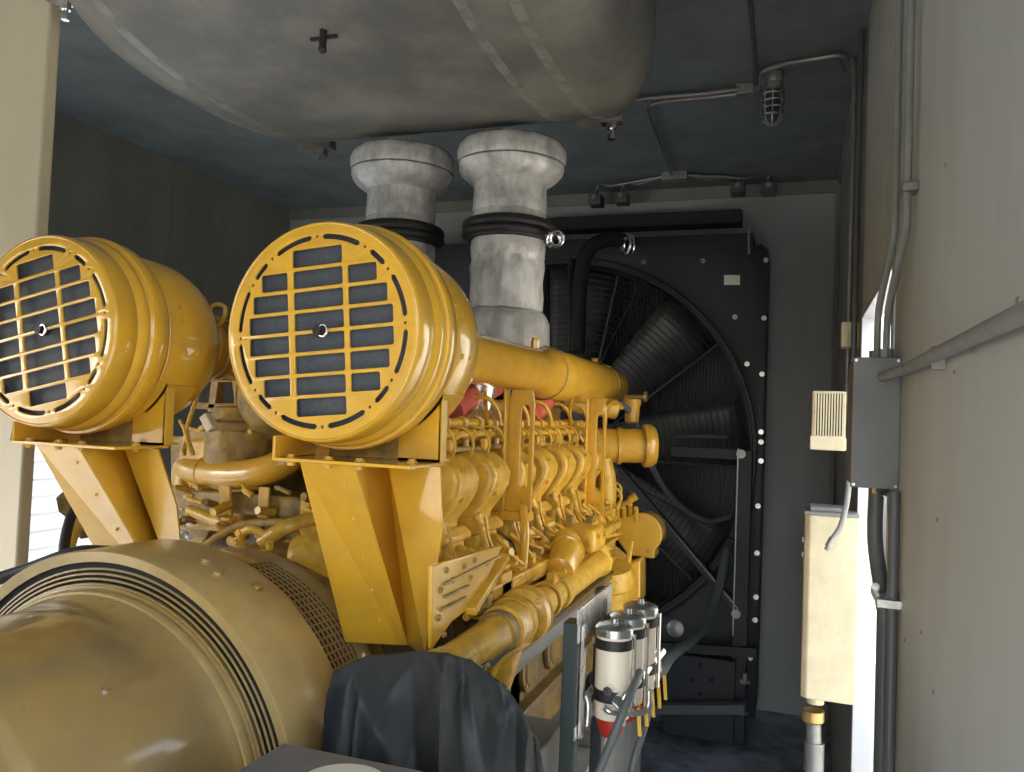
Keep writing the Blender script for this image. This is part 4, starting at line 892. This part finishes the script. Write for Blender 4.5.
# group near the end wall
zb = CE-.04
jb2 = at(675, 178, Z=zb); jb2 = V((jb2.x, min(jb2.y, YB-.15), zb))
o_ = build('junction_box', G().box(jb2.x-.09, jb2.x+.09, jb2.y-.04, jb2.y+.04, CE-.06, CE), COND, bevel=.004); tag(o_, 'junction box on the ceiling where the conduits above the radiator meet', 'junction box')
rg = thing('strut_rail', (-1.1, 6.05, 1.5), 'dark horizontal strut rail across the wall top above the radiator', 'rail')
xa, xb = at(545, 200, Y=6.05).x, at(742, 200, Y=6.05).x
build('channel', G().box(xa, xb, 6.03, 6.2, 1.46, 1.56), NAVY, rg, bevel=.004)
for k, (x, y, lab) in enumerate(((596, 198, 'left'), (622, 196, 'second'), (738, 186, 'third'), (769, 186, 'right'))):
    p = at(x, y, Y=6.0); t = thing('actuator', p, '%s of the small actuators hanging above the radiator' % ('leftmost', 'second from left', 'second from right', 'rightmost')[k], 'actuator', 'louvre actuators')
    bd = build('body', G().box(p.x-.05, p.x+.05, 5.95, 6.08, p.z-.06, p.z+.02).cyl((p.x, 6.0, p.z+.02), (p.x, 6.0, p.z+.06), .022, n=10), CONDD, t, bevel=.006)
    build('plug', G().cyl((p.x, 5.95, p.z-.01), (p.x, 5.93, p.z-.01), .02, n=10), COND, bd)
    e = V((jb2.x+(.08 if x > 675 else -.08), jb2.y, zb+.015))
    mid = V((p.x+(-.16 if x > 675 else .14), (jb2.y+6.0)/2, zb+.005))
    cond([e, e.lerp(mid, .6), mid, V((p.x+(-.03 if x > 675 else .03), 5.97, p.z+.10)), V((p.x, 6.0, p.z+.05))], .009, 'thin conduit curving down to the %s actuator above the radiator' % ('leftmost', 'second', 'third', 'rightmost')[k], COND)

# ================================================================== right wall equipment
cond([V((.228, 2.32, 1.78)), V((.228, 2.32, 1.3)), V((.228, 2.32, .8)), V((.228, 2.32, .58)), V((.226, 2.33, .50)), V((.207, 2.42, .36)), V((.203, 2.44, .30)), V((.203, 2.44, .19))], .0095, 'left conduit of the upright pair dropping into the grey box', CONDP)
cond([V((.228, 2.07, 1.78)), V((.228, 2.07, 1.3)), V((.228, 2.07, .8)), V((.228, 2.07, .52)), V((.227, 2.09, .46)), V((.220, 2.28, .35)), V((.218, 2.35, .29)), V((.218, 2.36, .19))], .0095, 'right conduit of the upright pair dropping into the grey box', CONDP)
g = G()
g.box(.215, .25, 2.04, 2.10, .555, .575); o_ = build('conduit_clip', g, COND, bevel=.003); tag(o_, 'small clip holding the two upright conduits above the doorway', 'clip')
bx = thing('switch_box', (.19, 2.45, -.17), 'tall flat grey electrical box on the right wall in front of the doorway', 'electrical box')
build('body', G().box(.138, .249, 2.31, 2.58, -.15, .185), GREYB, bx, bevel=.003)
build('cover', G().box(.134, .2495, 2.302, 2.31, -.153, .188), GREYB, bx, bevel=.002)
for x, z in ((.142, .18), (.242, .18), (.142, -.145), (.242, -.145)): build('screw', G().bolt((x, 2.302, z), (0, -1, 0), .003, .003), STEEL, bx)
build('connector', G().cyl((.20, 2.42, .185), (.20, 2.42, .215), .019, n=8).cyl((.218, 2.36, .185), (.218, 2.36, .215), .019, n=8), COND, bx)
p = at(886, 381, X=.21)
cond([V((.205, 2.30, .137)), V((.205, 2.24, .137)), V((.222, 2.0, .137)), V((.226, 1.5, .135)), V((.226, .5, .128))], .0125, 'grey conduit running along the right wall into the electrical box', CONDP)
build('conduit_clip', G().box(.226, .25, 1.63, 1.65, .112, .155), COND, bevel=.002); tag(bpy.data.objects['conduit_clip.001'], 'small clip under the sloping looking wall conduit', 'clip')
cond([V((.205, 2.40, -.15)), V((.205, 2.40, -.30)), V((.222, 2.35, -.45)), V((.226, 2.33, -.6)), V((.226, 2.33, FL+.05))], .020, 'thick dark conduit below the electrical box beside the doorway', CONDD)
cond([V((.232, 2.22, -.15)), V((.232, 2.22, -.6)), V((.232, 2.22, FL+.05))], .014, 'thin dark conduit hugging the wall below the electrical box', CONDD)
o_ = build('conduit_clip', G().box(.195, .25, 2.19, 2.38, -.435, -.415).bolt((.20, 2.30, -.405), (0, -1, 0), .008, .006), STEEL, bevel=.002); tag(o_, 'bright clip around the dark conduits below the electrical box', 'clip')
o_ = build('conduit_connector', G().cyl((.215, 2.38, -.15), (.215, 2.38, -.17), .024, n=12).cyl((.20, 2.36, -.165), (.235, 2.36, -.165), .012, n=8), CHROME, bevel=0); tag(o_, 'bright connector under the electrical box', 'connector')
# inline box on the corner conduits
q = at(848, 335, Y=4.0)
o_ = build('inline_box', G().box(q.x-.03, q.x+.045, 3.95, 4.07, at(848, 348, Y=4.0).z, at(848, 323, Y=4.0).z).cyl((q.x+.01, 3.95, q.z), (q.x+.01, 3.94, q.z), .014, n=12), CREAM, bevel=.004); tag(o_, 'small whitish fitting box on the corner conduits beside the doorway', 'fitting')
# louvred unit
hy = 3.72; x0, x1 = at(812, 420, Y=hy).x, .25; z1, z0 = at(830, 391, Y=hy).z, at(830, 450, Y=hy).z
lu = thing('space_heater', (.1, hy, z0), 'small cream louvred heater box on the right wall below the fitting', 'heater')
x1b = at(846, 420, Y=hy).x
build('body', G().box(x0, x1b, hy+.012, hy+.2, z0, z1), CREAM, lu, bevel=.003)
build('bracket', G().box(x1b, .25, hy+.05, hy+.15, z0, z0+.05), CREAM, lu)
zl = z0+.06
build('grille', G().box(x0+.012, x1b-.008, hy+.008, hy+.013, zl, z1-.01), SLOT, lu, label='dark slotted grille')
for k in range(11):
    x = x0+.014+k*(x1b-x0-.026)/10; build('slat', G().box(x-.003, x+.003, hy, hy+.012, zl, z1-.008), CREAM, lu)
build('lip', G().box(x0-.006, x1b, hy-.004, hy+.02, z0-.002, zl), CREAM, lu, bevel=.004)
# cream cabinet
cy = 3.6; x0 = at(803, 600, Y=cy).x; zt = at(830, 516, Y=cy).z; zb2 = at(828, 702, Y=cy).z
ch = thing('battery_charger', (.12, cy, zb2), 'tall cream enamel cabinet on the right wall beside the bright doorway', 'cabinet')
build('shell', G().prism([(x0, cy+.02, zb2), (x0+.02, cy, zb2), (.247, cy, zb2), (.247, cy+.25, zb2), (x0, cy+.25, zb2)], (0, 0, zt-zb2)), CREAM, ch, bevel=.006, seg=3)
build('top_plate', G().box(x0-.004, .249, cy-.004, cy+.25, zt, zt+.012).box(x0+.02, .20, cy+.04, cy+.2, zt+.012, zt+.03), CONDP, ch, bevel=.003)
build('outlet', G().cyl((x0+.06, cy+.08, zb2), (x0+.06, cy+.08, zb2-.035), .035, n=20), CREAM, ch)
for z in (zt-.1, zt-.16): build('hinge', G().cyl((x0-.006, cy+.03, z), (x0-.006, cy+.03, z-.02), .006, n=8), COND, ch)
# corroded drain pipe
t = thing('drain_pipe', (x0+.07, cy+.08, FL), 'rusty galvanised pipe with coupling rising from the floor under the cream cabinet', 'pipe')
zz = at(808, 718, Y=cy).z
build('pipe', G().cyl((x0+.055, cy+.08, zz-.02), (x0+.075, cy+.08, FL), .030, n=18), COND, t)
build('cup', G().lathe([(0, .036), (0, .045), (.04, .046), (.05, .038), (.05, .032)], (x0+.052, cy+.08, zz+.01), (0, 0, -1), 20), BRASS, t)
build('coupling', G().lathe([(0, .03), (0, .04), (.12, .04), (.12, .03)], (x0+.06, cy+.08, zz-.12), (0, 0, -1), 12), COND, t)
# dangling flexible cord with plug
hose('flex_cord', [at(850, 380, Y=3.6), at(849, 470, Y=3.55), at(847, 500, Y=3.52), at(841, 525, Y=3.48), at(832, 540, Y=3.46)], .011, CONDP, 'grey flexible cord hanging in front of the cream cabinet, its end bent left', 'cord')
o_ = build('cord_plug', G().cyl(at(833, 538, Y=3.46), at(828, 547, Y=3.455), .014, n=10).cyl(at(828, 547, Y=3.455), at(826, 550, Y=3.455), .009, n=8), COND); tag(o_, 'metal plug at the end of the hanging cord over the cream cabinet', 'plug')
